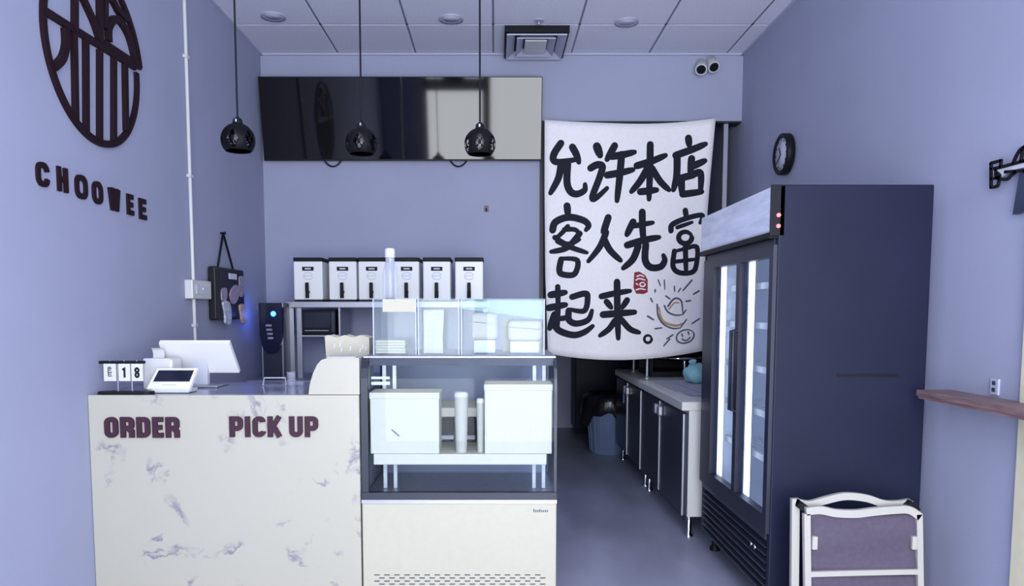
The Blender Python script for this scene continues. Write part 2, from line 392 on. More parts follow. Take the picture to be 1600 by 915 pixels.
hd = B(fx - .028, fx + .03, fy0 + .012, fy1 + .02, ZH + .012, ztop - .004, .012).build('header', M['header'], fr, 'pale lightbox header with streaky print')
B(fx - .034, fx + .032, fy0 + .01, fy1 + .022, ZH - .012, ZH + .012).build('header_trim', M['black'], hd)
B(fx - .032, fx + .032, fy0 + .0, fy0 + .012, ZH - .005, ztop, .004).build('header_end', M['black'], hd)
for z in (at(1215, 336, fy0).z, at(1215, 353, fy0).z):
    MB().lathe([(0, 0), (.009, 0), (.009, .006), (0, .008)], (fx + .002, fy0 - .001, z), 12, mtx=Matrix.Rotation(math.pi / 2, 4, 'X')).build('pilot_lamp', M['redlamp'], hd)
B(fx, fx + .05, fy0 + .036, fy1 - .036, ZG1 + .05, ZH - .012).build('top_rail', M['navyframe'], fr)
ymid = 3.745
for k, (a, b_) in enumerate(((fy0 + .008, ymid), (ymid, fy1 - .008))):
    ga, gb = (a + .045, b_ - .02) if k == 0 else (a + .03, 4.17)
    d = MB(); d.box(fx - .012, fx + .03, a, ga, ZD0, ZG1 + .05); d.box(fx - .012, fx + .03, gb, b_, ZD0, ZG1 + .05)
    d.box(fx - .012, fx + .03, ga, gb, ZG1, ZG1 + .05); d.box(fx - .012, fx + .03, ga, gb, ZD0, ZG0)
    dr = d.build('door', M['navyframe'], fr)
    B(fx + .004, fx + .010, ga, gb, ZG0, ZG1).build('pane', M['fridgeglass'], dr)
    hy = ymid + (-.018 if k == 0 else .02)
    MB().tube([(fx - .012, hy, .9), (fx - .035, hy, .9), (fx - .035, hy, 1.3), (fx - .012, hy, 1.3)], .008, 8).build('handle', M['navyframe'], dr)
for y in (fy0 + .06, ymid + .0, fy1 - .16):
    MB().rbox(fx + .055, fx + .075, y, y + .045, ZG0 - .03, ZG1 + .03, .006).build('led_tube', M['led'], fr)
for k, z in enumerate((.66, .88, 1.10, 1.32, 1.52)):
    s = MB()
    for q in range(14):
        x = fx + .14 + q * .035; s.box(x, x + .006, fy0 + .04, fy1 - .04, z, z + .006)
    s.box(fx + .12, fx + .14, fy0 + .04, fy1 - .04, z - .012, z + .02); s.box(bx - .07, bx - .055, fy0 + .04, fy1 - .04, z - .01, z + .006)
    s.build('shelf', M['white'], fr)
    s = MB()
gr = B(fx + .035, fx + .06, fy0 + .036, fy1 - .036, .10, .36).build('base_grille', M['black'], fr)
for k in range(7):
    z = .125 + k * .036
    MB().hexa([(fx + .035, fy0 + .04, z), (fx + .002, fy0 + .04, z - .012), (fx + .002, fy0 + .04, z - .004), (fx + .035, fy0 + .04, z + .008),
               (fx + .035, fy1 - .04, z), (fx + .002, fy1 - .04, z - .012), (fx + .002, fy1 - .04, z - .004), (fx + .035, fy1 - .04, z + .008)]).build('slat', M['darksteel'], gr)
B(fx - .004, fx + .035, fy0 + .036, fy1 - .036, .372, .398).build('sill', M['darksteel'], fr)
for y in (3.42, 3.47):
    MB().lathe([(0, 0), (.01, 0), (.01, .01), (0, .012)], (fx + .0, y, .30), 12, mtx=Matrix.Rotation(-math.pi / 2, 4, 'Y')).build('knob', M['chrome'], gr)
B(fx + .28, bx - .12, fy0 - .004, fy0 + .002, at(1330, 586, fy0).z - .006, at(1330, 586, fy0).z + .006).build('side_seam', M['black'], fr)
for x in (fx + .07, bx - .07):
    for y in (fy0 + .07, fy1 - .07): MB().lathe([(.03, 0), (.03, .02), (.018, .03), (.018, .10)], (x, y, 0), 14).build('foot', M['black'], fr)

# ================================================================== MARBLE COUNTER with lettering
cy = 3.39
cl = at(140, 760, cy).x; cr = at(563, 760, cy).x
cz = at(350, 617, cy).z
ct = thing('service_counter', ((XL + cr) / 2, cy + .3, 0), 'white marbled service counter lettered ORDER and PICK UP', 'counter')
B(XL + .002, cr, cy, cy + .03, 0.0, cz, .003).build('front_panel', M['marble'], ct)
B(XL + .002, XL + .03, cy + .03, cy + .62, 0, cz - .04).build('side_panel', M['marble'], ct)
B(cr - .03, cr, cy + .03, cy + .62, 0, cz - .04).build('side_panel', M['marble'], ct)
B(XL + .002, cr, cy + .03, cy + .65, cz - .035, cz - .002).build('countertop', M['countertop'], ct)
B(XL + .03, cr - .03, cy + .04, cy + .55, .45, .475).build('inner_shelf', M['white'], ct)
def put_word(word, px0, px1, pyt, pyb, widths, t, gap=.10):
    p0 = at(px0, pyt, cy); p1 = at(px1, pyb, cy); H = p0.z - p1.z
    tot = sum(widths) + gap * (len(word) - 1); sx = (p1.x - p0.x) / (tot * H); x = 0
    for ch, wd in zip(word, widths):
        if ch != ' ':
            letter(ct, ch, wd, t, lambda u, v, h, x=x: Vector((p0.x + (x + u) * H * sx, cy - h, p1.z + v * H)), -.001, .012, M['plum'])
        x += wd + gap
put_word('ORDER', 164, 282, 651, 683, [.62, .64, .62, .50, .64], .235, .11)
put_word('PICK UP', 359, 498, 650, 682, [.62, .25, .60, .66, .14, .62, .62], .235, .10)

# ================================================================== CAKE DISPLAY CASE
dx0 = cr + .008; dx1 = at(869, 850, cy).x
dzb = at(700, 780, cy).z; dzt = at(700, 557, cy).z
dy0, dy1 = cy - .01, cy + .60
dc = thing('cake_display_case', ((dx0 + dx1) / 2, (dy0 + dy1) / 2, 0), 'glass-fronted refrigerated cake display case on a cream base', 'display case')
bs = B(dx0, dx1, dy0, dy1, .03, dzb - .015, .006).build('base', M['warmwhite'], dc)
sl = MB()
rows = 11
for r_ in range(rows):
    z = at(700, 897, dy0).z - r_ * .0145
    for k in range(17):
        x = dx0 + .052 + k * .0465 + (.023 if r_ % 2 else 0)
        if x + .026 < dx1 - .04: sl.box(x, x + .026, dy0 - .0012, dy0 + .002, z - .004, z)
sl.build('vent_slots', M['navy'], bs, kind='stuff')
lg = MB(); lx = at(833, 798, dy0); lx2 = at(857, 798, dy0); n = 8
for k in range(n):                                              # tiny slanted maker's mark, too small to read
    x = lx.x + (lx2.x - lx.x) * k / n; hh = (.015, .010, .010, .014, .010, .010, .010, .010)[k]
    lg.hexa([(x, dy0 - .001, lx.z - .005), (x + .0055, dy0 - .001, lx.z - .005), (x + .0055, dy0 + .001, lx.z - .005), (x, dy0 + .001, lx.z - .005),
             (x + .002, dy0 - .001, lx.z - .005 + hh), (x + .0075, dy0 - .001, lx.z - .005 + hh), (x + .0075, dy0 + .001, lx.z - .005 + hh), (x + .002, dy0 + .001, lx.z - .005 + hh)])
lg.build('maker_mark', M['greyink'], bs)
B(dx0 - .001, dx1 + .001, dy0 - .006, dy0 + .02, dzb - .015, dzb + .002).build('base_trim', M['steel'], dc)
B(dx0, dx1, dy0 + .02, dy1, dzb - .015, dzb, ).build('well_floor', M['steel'], dc)
B(dx0, dx1, dy0 + .0, dy0 + .03, dzb + .002, dzb + .034).build('bottom_rail', M['navyframe'], dc)
# curved glass front profile (y, z)
ztp = dzt
prof = [(dy0 + .010, dzb + .034), (dy0 + .010, ztp - .16), (dy0 + .016, ztp - .10), (dy0 + .030, ztp - .055), (dy0 + .055, ztp - .022), (dy0 + .085, ztp - .010)]
def sheet(m, prof, x0, x1, th):
    for (a, b_), (c, d) in zip(prof[:-1], prof[1:]):
        m.hexa([(x0, a, b_), (x1, a, b_), (x1, a + th, b_ - th * .3), (x0, a + th, b_ - th * .3), (x0, c, d), (x1, c, d), (x1, c + th, d - th * .3), (x0, c + th, d - th * .3)])
m = MB(); sheet(m, prof, dx0 + .03, dx1 - .012, .005); m.build('front_glass', M['glass'], dc)
for a, b_ in ((dx0, dx0 + .030), (dx1 - .012, dx1)):
    m = MB(); sheet(m, prof, a, b_, .03); m.box(a, b_, dy1 - .03, dy1, dzb, ztp - .012); m.box(a, b_, dy0 + .08, dy1, ztp - .03, ztp - .010)
    sf = m.build('side_frame', M['navyframe'], dc)
    MB().box((a + b_) / 2 - .003, (a + b_) / 2 + .003, dy0 + .045, dy1 - .03, dzb, ztp - .03).build('pane', M['glass'], sf)
B(dx0 + .0, dx1, dy0 + .075, dy1, ztp - .012, ztp, .004).build('top_panel', M['steel'], dc)
B(dx0 + .03, dx1 - .012, dy0 + .08, dy0 + .12, ztp - .045, ztp - .012).build('top_rail', M['navyframe'], dc)
B(dx0 + .05, dx1 - .05, dy0 + .125, dy0 + .150, ztp - .040, ztp - .022).build('led_strip', M['caseled'], dc)
B(dx0 + .03, dx1 - .02, dy1 - .02, dy1 - .008, dzb, ztp - .03).build('rear_sliding_door', M['reardoor'], dc, 'pale rear door panel')
for px in (601, 617, 836, 851):
    x = at(px, 600, dy0 + .22).x
    m = MB(); m.rbox(x - .012, x + .006, dy0 + .225, dy0 + .24, dzb + .001, ztp - .035, .002); m.build('upright', M['white'], dc)
def wz(py, Y): return at(700, py, Y).z
ysh = dy0 + .10
s1 = wz(709, dy0 + .036)
sh = B(dx0 + .05, dx1 - .045, dy0 + .036, dy1 - .03, s1 - .05, s1, .003).build('shelf', M['cakecard'], dc, 'thick cream lower shelf')
s2 = wz(588, ysh)
B(dx0 + .05, dx1 - .045, ysh + .16, dy1 - .03, wz(650, ysh + .18), wz(636, ysh + .18), .002).build('shelf', M['cakecard'], dc, 'cream upper shelf')
B(dx0 + .034, dx0 + .12, ysh - .004, ysh + .006, wz(601, ysh), wz(596, ysh)).build('rail', M['white'], dc)
B(dx0 + .034, dx0 + .12, ysh - .004, ysh + .006, wz(592, ysh), wz(588, ysh)).build('rail', M['white'], dc)
# goods inside the case, and dark blocks for the gaps between them
def carton(name, x0, x1, y0, y1, z0, z1, label, cat, group=None, flap=True):
    t = thing(name, ((x0 + x1) / 2, (y0 + y1) / 2, z0), label, cat, group)
    B(x0, x1, y0, y1, z0, z1 - .012, .004).build('body', M['cakecard'], t)
    B(x0 - .003, x1 + .003, y0 - .003, y1 + .003, z1 - .03, z1, .004).build('lid', M['cakecard'], t)
    return t
yb = dy0 + .040
t = carton('cake_box', dx0 + .036, at(686, 650, yb).x, yb, yb + .17, s1, wz(613, yb), 'large cream cake box with a short dark scratch in the display case', 'box')
p0, p1 = at(612, 671, yb), at(624, 681, yb)
MB().ribbon([(p0.x, p0.z), (p1.x, p1.z)], .006, lambda u, v, h: Vector((u, yb - h, v)), -.001, .001).build('scratch', M['greyink'], t)
carton('cake_box', at(757, 650, yb).x, dx1 - .020, yb, yb + .17, s1, wz(600, yb), 'large plain cream cake box beside the white tumblers in the display case', 'box')
for px0, px1, py, lb in ((709, 731, 612, 'taller white tumbler between the two cake boxes'), (744, 757, 622, 'slim white tumbler standing against the plain cake box')):
    a = at(px0, 650, yb).x; b_ = at(px1, 650, yb).x; r = (b_ - a) / 2; z1 = wz(py, yb + .05)
    t = thing('tumbler', ((a + b_) / 2, yb + .05, s1), lb, 'cup')
    MB().lathe([(r * .80, 0), (r, z1 - s1 - .02)], ((a + b_) / 2, yb + .05, s1), 20).build('body', M['warmwhite'], t)
    MB().lathe([(r * 1.03, z1 - s1 - .02), (r * 1.03, z1 - s1 - .01), (r * .8, z1 - s1)], ((a + b_) / 2, yb + .05, s1), 20).build('lid', M['white'], t)
for k, (px0, px1, lb) in enumerate(((686, 708, 'dark block put in for the dark gap beside the scratched box'), (727, 742, 'narrow dark block put in for the dark gap behind the white tumblers'), (757, 770, 'dark block put in for the dark gap by the plain cake box'))):
    Y = ysh + .26; a = at(px0, 660, Y); b_ = at(px1, 660, Y)
    t = thing('dark_gap_block', ((a.x + b_.x) / 2, Y + .05, s1), lb, 'box')  # dark block added to darken the gap between the goods
    B(a.x, b_.x, Y, Y + .10, s1, wz(650, ysh + .18) - .004).build('body', M['navy'], t)
    B(a.x - .001, b_.x + .001, Y - .001, Y + .101, at(700, 686, Y).z, at(700, 680, Y).z).build('grey_band', M['greycard'], t)

# ================================================================== ACRYLIC BINS on the case
def bin_(px0, px1, Y, depth, pyt, label, lid):
    a = at(px0, 540, Y).x; b_ = at(px1, 540, Y).x; z0 = ztp + .001; z1 = at(700, pyt, Y).z; t_ = .004
    t = thing('acrylic_bin', ((a + b_) / 2, Y + depth / 2, z0), label, 'bin')
    B(a, b_, Y, Y + t_, z0, z1).build('front_pane', M['acrylic'], t)
    B(a, b_, Y + depth - t_, Y + depth, z0, z1).build('back_pane', M['acrylic'], t)
    B(a, a + t_, Y + t_, Y + depth - t_, z0, z1).build('side_pane', M['acrylic'], t)
    B(b_ - t_, b_, Y + t_, Y + depth - t_, z0, z1).build('side_pane', M['acrylic'], t)
    e = MB()
    for x in (a, b_ - .005): e.box(x, x + .005, Y - .001, Y + .005, z0, z1)
    e.build('edge_strip', M['vent'], t)
    B(a + t_, b_ - t_, Y + t_, Y + depth - t_, z0, z0 + .004).build('floor_pane', M['acrylic'], t)
    if lid: B(a - .002, b_ + .002, Y - .004, Y + depth + .004, z1, z1 + .005).build('lid', M[lid], t)
    return t, a, b_, z0, z1
Yb = dy0 + .12
t1, a1, b1, z0, z1 = bin_(583, 651, Yb, .26, 467, 'clear acrylic bin holding a low stack of napkins', 'acrylic')
c0, c1 = at(598, 487, Yb), at(650, 467, Yb)
B(c0.x, c1.x, Yb - .003, Yb - .0005, c0.z, c1.z).build('price_card', M['warmwhite'], t1)
def napkins():
    x0, x1 = at(586, 540, Yb + .03).x, at(634, 540, Yb + .03).x
    t = thing('napkin_stack', ((x0 + x1) / 2, Yb + .1, z0 + .005), 'low stack of white napkins in a clear acrylic bin', 'napkins')
    zt = at(600, 531, Yb + .03).z; n = 5
    for k in range(n):
        a, b_ = z0 + .005 + (zt - z0 - .005) * k / n, z0 + .005 + (zt - z0 - .005) * (k + 1) / n
        MB().rbox(x0 + .001 * (k % 2), x1 - .002 * (k % 3), Yb + .03, Yb + .2, a, b_ - .0006, .004).build('napkin', M['warmwhite'], t)
napkins()
t2, a2, b2, _, z2 = bin_(653, 718, Yb, .26, 467, 'clear acrylic bin holding a tall white paper bag', 'acrylic')
def paperbag(name, px0, px1, py0, py1, Y, d, label, cat, seam=None, lean=0.0):
    p0, p1 = at(px0, py1, Y), at(px1, py0, Y); zb = z0 + .005
    t = thing(name, ((p0.x + p1.x) / 2, Y + d / 2, zb), label, cat)
    W_ = p1.x - p0.x; H_ = p1.z - zb; m = MB(); n = 9; ring = []
    for i in range(n):
        f = i / (n - 1); z = zb + H_ * f; dd = d * (1 - .55 * f ** 2); ww = W_ * (1 - .05 * math.sin(f * 5)); cx = (p0.x + p1.x) / 2 + lean * f
        ring.append([(cx - ww / 2, Y + (d - dd) / 2, z), (cx, Y + (d - dd) / 2 - .006 * math.sin(f * 7), z), (cx + ww / 2, Y + (d - dd) / 2, z),
                     (cx + ww / 2, Y + (d + dd) / 2, z), (cx, Y + (d + dd) / 2, z), (cx - ww / 2, Y + (d + dd) / 2, z)])
    fs = [[i * 6 + k, i * 6 + (k + 1) % 6, (i + 1) * 6 + (k + 1) % 6, (i + 1) * 6 + k] for i in range(n - 1) for k in range(6)]
    m.add([v for r in ring for v in r], fs + [list(range(6)), list(range(6 * n - 6, 6 * n))])
    m.build('bag', M['warmwhite'], t)
    if seam:
        for sy in seam:
            q0, q1 = at(px0 + 4, sy, Y - .012), at(px1 - 3, sy + 5, Y - .012)
            MB().ribbon([(q0.x, q0.z), (q1.x, q1.z)], .003, lambda u, v, h: Vector((u, Y - .012 - h, v)), -.001, .001).build('fold_line', M['greyink'], t)
    return t
paperbag('paper_bag', 662, 692, 484, 551, Yb + .06, .12, 'tall white paper bag in the middle acrylic bin', 'bag')
t3, a3, b3, _, z3 = bin_(720, 851, Yb, .26, 468, 'wide clear acrylic bread bin with a pale teal lid', 'tealacrylic')
m = MB(); zt = at(700, 469, Yb).z
q = [at(722, 482, Yb - .002), at(850, 482, Yb - .002)]
MB().hexa([(a3 + .005, Yb + .005, zt - .001), (b3 - .005, Yb + .005, zt - .001), (b3 - .005, Yb + .01, zt - .001), (a3 + .005, Yb + .01, zt - .001),
           (a3 + .005, Yb + .012, q[0].z), (b3 - .005, Yb + .012, q[0].z - .05), (b3 - .005, Yb + .017, q[0].z - .05), (a3 + .005, Yb + .017, q[0].z)]).build('lid_flap', M['tealacrylic'], t3)
def bread(px0, px1, py0, py1, label):
    Y = Yb + .07; p0, p1 = at(px0, py1, Y), at(px1, py0, Y); zb = z0 + .005
    t = thing('wrapped_bread', ((p0.x + p1.x) / 2, Y + .06, zb), label, 'bread')
    zl = p0.z
    B(p0.x + .012, p1.x - .012, Y + .01, Y + .11, zb, zl, .006).build('tray', M['greycard'], t)
    lf = MB().rbox(p0.x, p1.x, Y, Y + .12, zl, p1.z, .022, 4).build('loaf', M['warmwhite'], t)
    zz = zl + (p1.z - zl) * .62
    MB().ribbon([(p0.x + .006, zz + .006), (p1.x - .01, zz - .006)], .003, lambda u, v, h: Vector((u, Y - h, v)), -.003, .001).build('wrap_seam', M['greyink'], lf)
bread(736, 778, 488, 531, 'cream wrapped loaf with one seam in the teal-lidded bin, farther from the banner')
bread(793, 847, 500, 533, 'cream wrapped loaf in the teal-lidded bin, next to the banner')
paperbag('paper_bag', 785, 808, 497, 550, Yb + .20, .04, 'narrow white paper bag behind the wrapped loaves', 'bag')
# clear pump bottle on the napkin bin
bc = at(610, 465, Yb + .10); zb_ = z1 + .006; ht = at(610, 388, Yb + .10).z - zb_
bt = thing('clear_bottle', (bc.x, Yb + .10, zb_), 'frosted clear plastic bottle with a white cap standing on an acrylic bin', 'bottle')
MB().lathe([(.034, 0), (.036, .01), (.036, ht * .45), (.030, ht * .62), (.022, ht * .76), (.022, ht * .84)], (bc.x, Yb + .10, zb_), 24).build('body', M['frosted'], bt)
MB().lathe([(.025, ht * .82), (.025, ht * .97), (.020, ht)], (bc.x, Yb + .10, zb_), 20).build('cap', M['white'], bt)

# ================================================================== THINGS ON THE COUNTER
# white rounded box flush with the counter front, and the organiser behind it
Y = cy + .005
P = [(482, 616), (484, 600), (489, 583), (495, 570), (502, 562), (512, 559), (566, 559), (566, 616)]
wp = [at(a, b_, Y) for a, b_ in P]
x1_ = dx0 - .006
def clampx(v): return (min(v.x, x1_), v.z if v.z > cz else cz)
m = MB(); m.poly([clampx(v) for v in wp], lambda u, v, h: Vector((u, Y + h, v)), 0, .20)
tb = thing('counter_box', (wp[0].x + .1, Y + .1, cz), 'white round-shouldered plastic box on the counter end beside the cake case', 'box')
m.build('body', M['marble'], tb)
B(wp[0].x + .08, x1_ - .02, Y + .03, Y + .17, wp[5].z - .001, wp[5].z + .004, .001).build('lid', M['white'], tb)
Yo = cy + .27
o0, o1 = at(512, 565, Yo), at(580, 525, Yo)
og = thing('cup_organizer', ((o0.x + o1.x) / 2, Yo + .06, cz - .001), 'white card organizer with faint grey print behind the white counter box', 'organizer')
m = MB(); n = 14; top = []
for k in range(n + 1):
    u = o0.x - .012 + (o1.x - o0.x + .012) * k / n; top.append((u, o1.z + .006 * math.sin(k * 1.3)))
m.poly([(o1.x, cz), (o0.x, cz)][::-1] + top[::-1], lambda u, v, h: Vector((min(u, dx0 - .004), Yo + h, v)), 0, .012); m.build('front_panel', M['warmwhite'], og)
m = MB(); m.poly([(o1.x, cz), (o0.x, cz)][::-1] + top[::-1], lambda u, v, h: Vector((min(u, dx0 - .004), Yo + .11 + h, v)), 0, .012)
m.build('back_panel', M['warmwhite'], og)
for x in (o0.x, (o0.x + o1.x) / 2, min(o1.x, dx0 - .004) - .008): B(x, x + .008, Yo + .012, Yo + .11, cz, o1.z - .01).build('divider', M['warmwhite'], og)
for px, py in ((522, 540), (531, 538), (533, 546), (547, 544), (566, 541), (571, 544), (562, 547)):
    p = at(px, py, Yo); MB().ribbon([(p.x, p.z - .012), (p.x + .004, p.z + .01)], .006, lambda u, v, h: Vector((u, Yo - h, v)), -.001, .001).build('print_mark', M['greycard'], og)
# desk calendar
Yc = cy + .05
cal = thing('desk_calendar', (at(195, 610, Yc).x, Yc, cz), 'perpetual desk calendar with hanging white cards on a black stand', 'calendar')
a, b_ = at(156, 566, Yc), at(226, 566, Yc)
ca, cb = at(154, 600, Yc).x, at(240, 600, Yc).x
m = MB(); pts = arcpts(cb - .03, Yc, .03, .035, -90, 90, 8) + arcpts(ca + .03, Yc, .03, .035, 90, 270, 8)
m.poly(pts, lambda u, v, h: Vector((u, v, cz - .002 + h)), 0.0, .014); m.build('base', M['black'], cal)
MB().rbox(a.x, b_.x, Yc - .012, Yc + .012, a.z - .006, a.z + .008, .003).build('top_bar', M['black'], cal)
for px in (183, 205):
    x = at(px, 590, Yc).x; MB().tube([(x, Yc + .006, cz + .01), (x, Yc + .006, a.z)], .0025, 8).build('post', M['steel'], cal)
for px0, px1, ch in ((163, 181, None), (186, 203, '1'), (206, 223, '8')):
    p0, p1 = at(px0, 595, Yc - .01), at(px1, 568, Yc - .01)
    cdn = B(p0.x, p1.x, Yc - .012, Yc - .008, p0.z, p1.z).build('card', M['white'], cal)
    if ch:
        H = (p1.z - p0.z) * .58; wd = (p1.x - p0.x) * .45 / H
        ox = (p0.x + p1.x) / 2 - wd * H / 2; oz = p0.z + (p1.z - p0.z) * .2
        letter(cdn, ch, wd, .2, lambda u, v, h: Vector((ox + u * H, Yc - .012 - h, oz + v * H)), -.001, .001, M['ink'])
    else:
        mk = MB(); cx = (p0.x + p1.x) / 2; hh = p1.z - p0.z
        for q, (f, wq) in enumerate(((.78, .012), (.70, .018), (.60, .012), (.48, .02), (.38, .013), (.27, .018))):
            mk.box(cx - wq / 2, cx + wq / 2, Yc - .013, Yc - .011, p0.z + hh * f, p0.z + hh * f + .004)
        mk.box(cx - .009, cx - .006, Yc - .013, Yc - .011, p0.z + hh * .27, p0.z + hh * .8)
        mk.build('print_mark', M['ink'], cdn)
    MB().tube([((p0.x + p1.x) / 2, Yc - .010, p1.z - .004), ((p0.x + p1.x) / 2, Yc - .010, a.z + .012)], .002, 6).build('hook', M['steel'], cal)
# customer display: white wedge with a dark slanted screen
def slab(corners, th, name, material, parent, inset=0):
    tl, tr, br, bl = corners; n = ((tr - tl).cross(bl - tl)).normalized()
    if n.y > 0: n = -n
    m = MB(); m.hexa([tl, tr, br, bl] + [c - n * th for c in (tl, tr, br, bl)]); return m.build(name, material, parent), n
Yt = cy + .09
pk = thing('payment_terminal', (at(270, 600, Yt).x, Yt + .05, cz), 'white payment terminal with a slanted dark screen on the counter', 'terminal')
cs = [at(246, 576, Yt + .085), at(309, 575, Yt + .085), at(296, 603, Yt), at(229, 603, Yt)]
cs[2].z = cs[3].z = cz + .02; cs[0].z = cs[1].z
_, nn = slab(cs, .018, 'housing', M['gloswhite'], pk)
def lerp(c, u, v): return (c[0] * (1 - u) + c[1] * u) * (1 - v) + (c[3] * (1 - u) + c[2] * u) * v
sc_ = [lerp(cs, .07, .12) + nn * .003, lerp(cs, .93, .12) + nn * .003, lerp(cs, .93, .66) + nn * .003, lerp(cs, .07, .66) + nn * .003]
slab(sc_, .003, 'screen', M['smallscreen'], pk)
mk = [lerp(cs, .32, .80) + nn * .002, lerp(cs, .66, .80) + nn * .002, lerp(cs, .66, .86) + nn * .002, lerp(cs, .32, .86) + nn * .002]
slab(mk, .002, 'brand_mark', M['greycard'], pk)
xa, xb = cs[3].x + .02, cs[2].x - .005
B(xa, xb, Yt + .002, Yt + .11, cz, cz + .016, .004).build('foot', M['white'], pk)
m = MB(); m.hexa([(xa + .03, Yt + .05, cz + .014), (xb - .03, Yt + .05, cz + .014), (xb - .03, Yt + .09, cz + .014), (xa + .03, Yt + .09, cz + .014),
                  (xa + .04, Yt + .07, cs[0].z - .03), (xb - .03, Yt + .07, cs[0].z - .03), (xb - .03, Yt + .10, cs[0].z - .03), (xa + .04, Yt + .10, cs[0].z - .03)]); m.build('stand', M['white'], pk)
# receipt printer behind the terminal
Yp = cy + .24
p0, p1 = at(226, 606, Yp), at(272, 560, Yp)
pr = thing('receipt_printer', ((p0.x + p1.x) / 2, Yp + .06, cz), 'white receipt printer with curled paper behind the payment terminal', 'printer')
B(p0.x, p1.x, Yp - .02, Yp + .09, cz, p1.z, .012).build('body', M['white'], pr)
B(p0.x + .01, p1.x - .01, Yp - .021, Yp + .01, p1.z - .012, p1.z + .002).build('paper_slot', M['greycard'], pr)
px_ = at(240, 560, Yp).x; m = MB()
cur = [(0, 0), (.002, .02), (-.006, .04), (-.02, .05)]
for (q0, r0), (q1, r1) in zip(cur[:-1], cur[1:]):
    m.hexa([(px_ - .025, Yp + .05 + q0, p1.z + r0), (px_ + .03, Yp + .05 + q0, p1.z + r0), (px_ + .03, Yp + .052 + q0, p1.z + r0), (px_ - .025, Yp + .052 + q0, p1.z + r0),
            (px_ - .025, Yp + .05 + q1, p1.z + r1), (px_ + .03, Yp + .05 + q1, p1.z + r1), (px_ + .03, Yp + .052 + q1, p1.z + r1), (px_ - .025, Yp + .052 + q1, p1.z + r1)])
m.build('receipt_paper', M['white'], pr)
# till screen seen from behind
ms = thing('till_monitor', (at(315, 605, cy + .36).x, cy + .40, cz - .001), 'white till monitor seen from its back, leaning over the counter', 'monitor')
Ym = cy + .30
cs = [at(248, 536, Ym), at(358, 536, Ym), at(374, 582, Ym + .13), at(262, 582, Ym + .13)]
_, nn = slab(cs, .022, 'back_shell', M['gloswhite'], ms)
ce = [c - nn * .022 for c in cs]; slab([lerp(ce, .03, .04), lerp(ce, .97, .04), lerp(ce, .97, .96), lerp(ce, .03, .96)], .003, 'screen', M['smallscreen'], ms)
p0, p1 = at(304, 583, Ym + .12), at(330, 583, Ym + .12)
m = MB(); zb2 = cz + .006
mid = lerp(cs, .55, .5) - nn * .012
m.hexa([(p0.x - .012, Ym + .12, zb2), (p1.x - .02, Ym + .12, zb2), (p1.x - .02, Ym + .15, zb2), (p0.x - .012, Ym + .15, zb2),
        (p0.x + .0, mid.y, mid.z), (p1.x, mid.y, mid.z), (p1.x, mid.y + .03, mid.z), (p0.x, mid.y + .03, mid.z)]); m.build('stand', M['greycard'], ms)
B(p0.x - .05, p1.x + .06, Ym + .03, Ym + .22, cz - .001, zb2 + .003, .004).build('base', M['steel'], ms)
# clear cups near the till
Yk = cy + .45
for px, pyt, lb in ((428, 590, 'short clear plastic tray stand on the counter by the cup tower'), ):
    a, b_ = at(413, 590, Yk), at(446, 590, Yk)
    t = thing('acrylic_stand', ((a.x + b_.x) / 2, Yk, cz - .001), lb, 'stand')
    MB().tube([(a.x - .008, Yk, cz), (a.x, Yk, a.z), (b_.x, Yk, a.z), (b_.x + .002, Yk, cz)], .004, 8).build('hoop', M['vent'], t)
    B(a.x - .012, b_.x + .012, Yk - .03, Yk + .03, cz - .001, cz + .005).build('base', M['acrylic'], t)
for px, pyt, lb in ((455, 581, 'tall tower of stacked clear cups on the counter'), (468, 596, 'low tower of stacked clear cups beside the white counter box')):
    q = at(px, pyt, Yk); t = thing('cup_tower', (q.x, Yk, cz - .001), lb, 'cups'); n = 5; H = q.z - cz
    for k in range(n):
        a = cz + H * k / n
        MB().lathe([(.019, 0), (.022, H / n - .004), (.025, H / n - .002), (.025, H / n - .0005)], (q.x, Yk, a), 16).build('cup', M['frosted'], t)

# ================================================================== BACK WALL: screens, prep table, dispensers
def tv(px0, px1, label):
    tilt = math.radians(10); Yt_, Yb_ = 5.93, 6.045
    tl, tr = at(px0, 119.5, Yt_), at(px1, 119.5, Yt_); H = (at(600, 119.5, Yt_) - at(600, 251, Yb_)).length
    tr.x -= .006
    dn = Vector((0, math.sin(tilt), -math.cos(tilt))); nrm = Vector((0, -math.cos(tilt), -math.sin(tilt)))
    t = thing('menu_screen', ((tl.x + tr.x) / 2, Yb_, tl.z - H), label, 'screen', None)
    c = [tl, tr, tr + dn * H, tl + dn * H]
    slab(c, .035, 'housing', M['black'], t)
    ci = [lerp(c, .005, .01) + nrm * .002, lerp(c, .995, .01) + nrm * .002, lerp(c, .995, .98) + nrm * .002, lerp(c, .005, .98) + nrm * .002]
    slab(ci, .002, 'panel', M['screen'], t)
    mx = (tl.x + tr.x) / 2; zc_ = tl.z - H * .5
    m = MB(); m.box(mx - .12, mx + .12, YB - .02, YB - .001, zc_ - .1, zc_ + .1); m.box(mx - .05, mx + .05, 6.0, YB - .02, zc_ - .03, zc_ + .03); m.build('wall_bracket', M['black'], t)
    bz = (tl + dn * H).z; cx = mx + (-.02 if px0 < 500 else -.12)
    MB().tube(smooth([(cx - .07, 6.07, bz + .02), (cx - .03, 6.07, bz - .025), (cx + .01, 6.07, bz - .038), (cx + .05, 6.07, bz - .02), (cx + .08, 6.07, bz + .02)], 5), .006, 8).build('cable', M['black'], t)
tv(403, 627, 'dark glossy menu screen above the white tea dispensers, nearer the left-hand wall')
tv(627, 849, 'glossy menu screen beside the banner, mirroring the shop window')

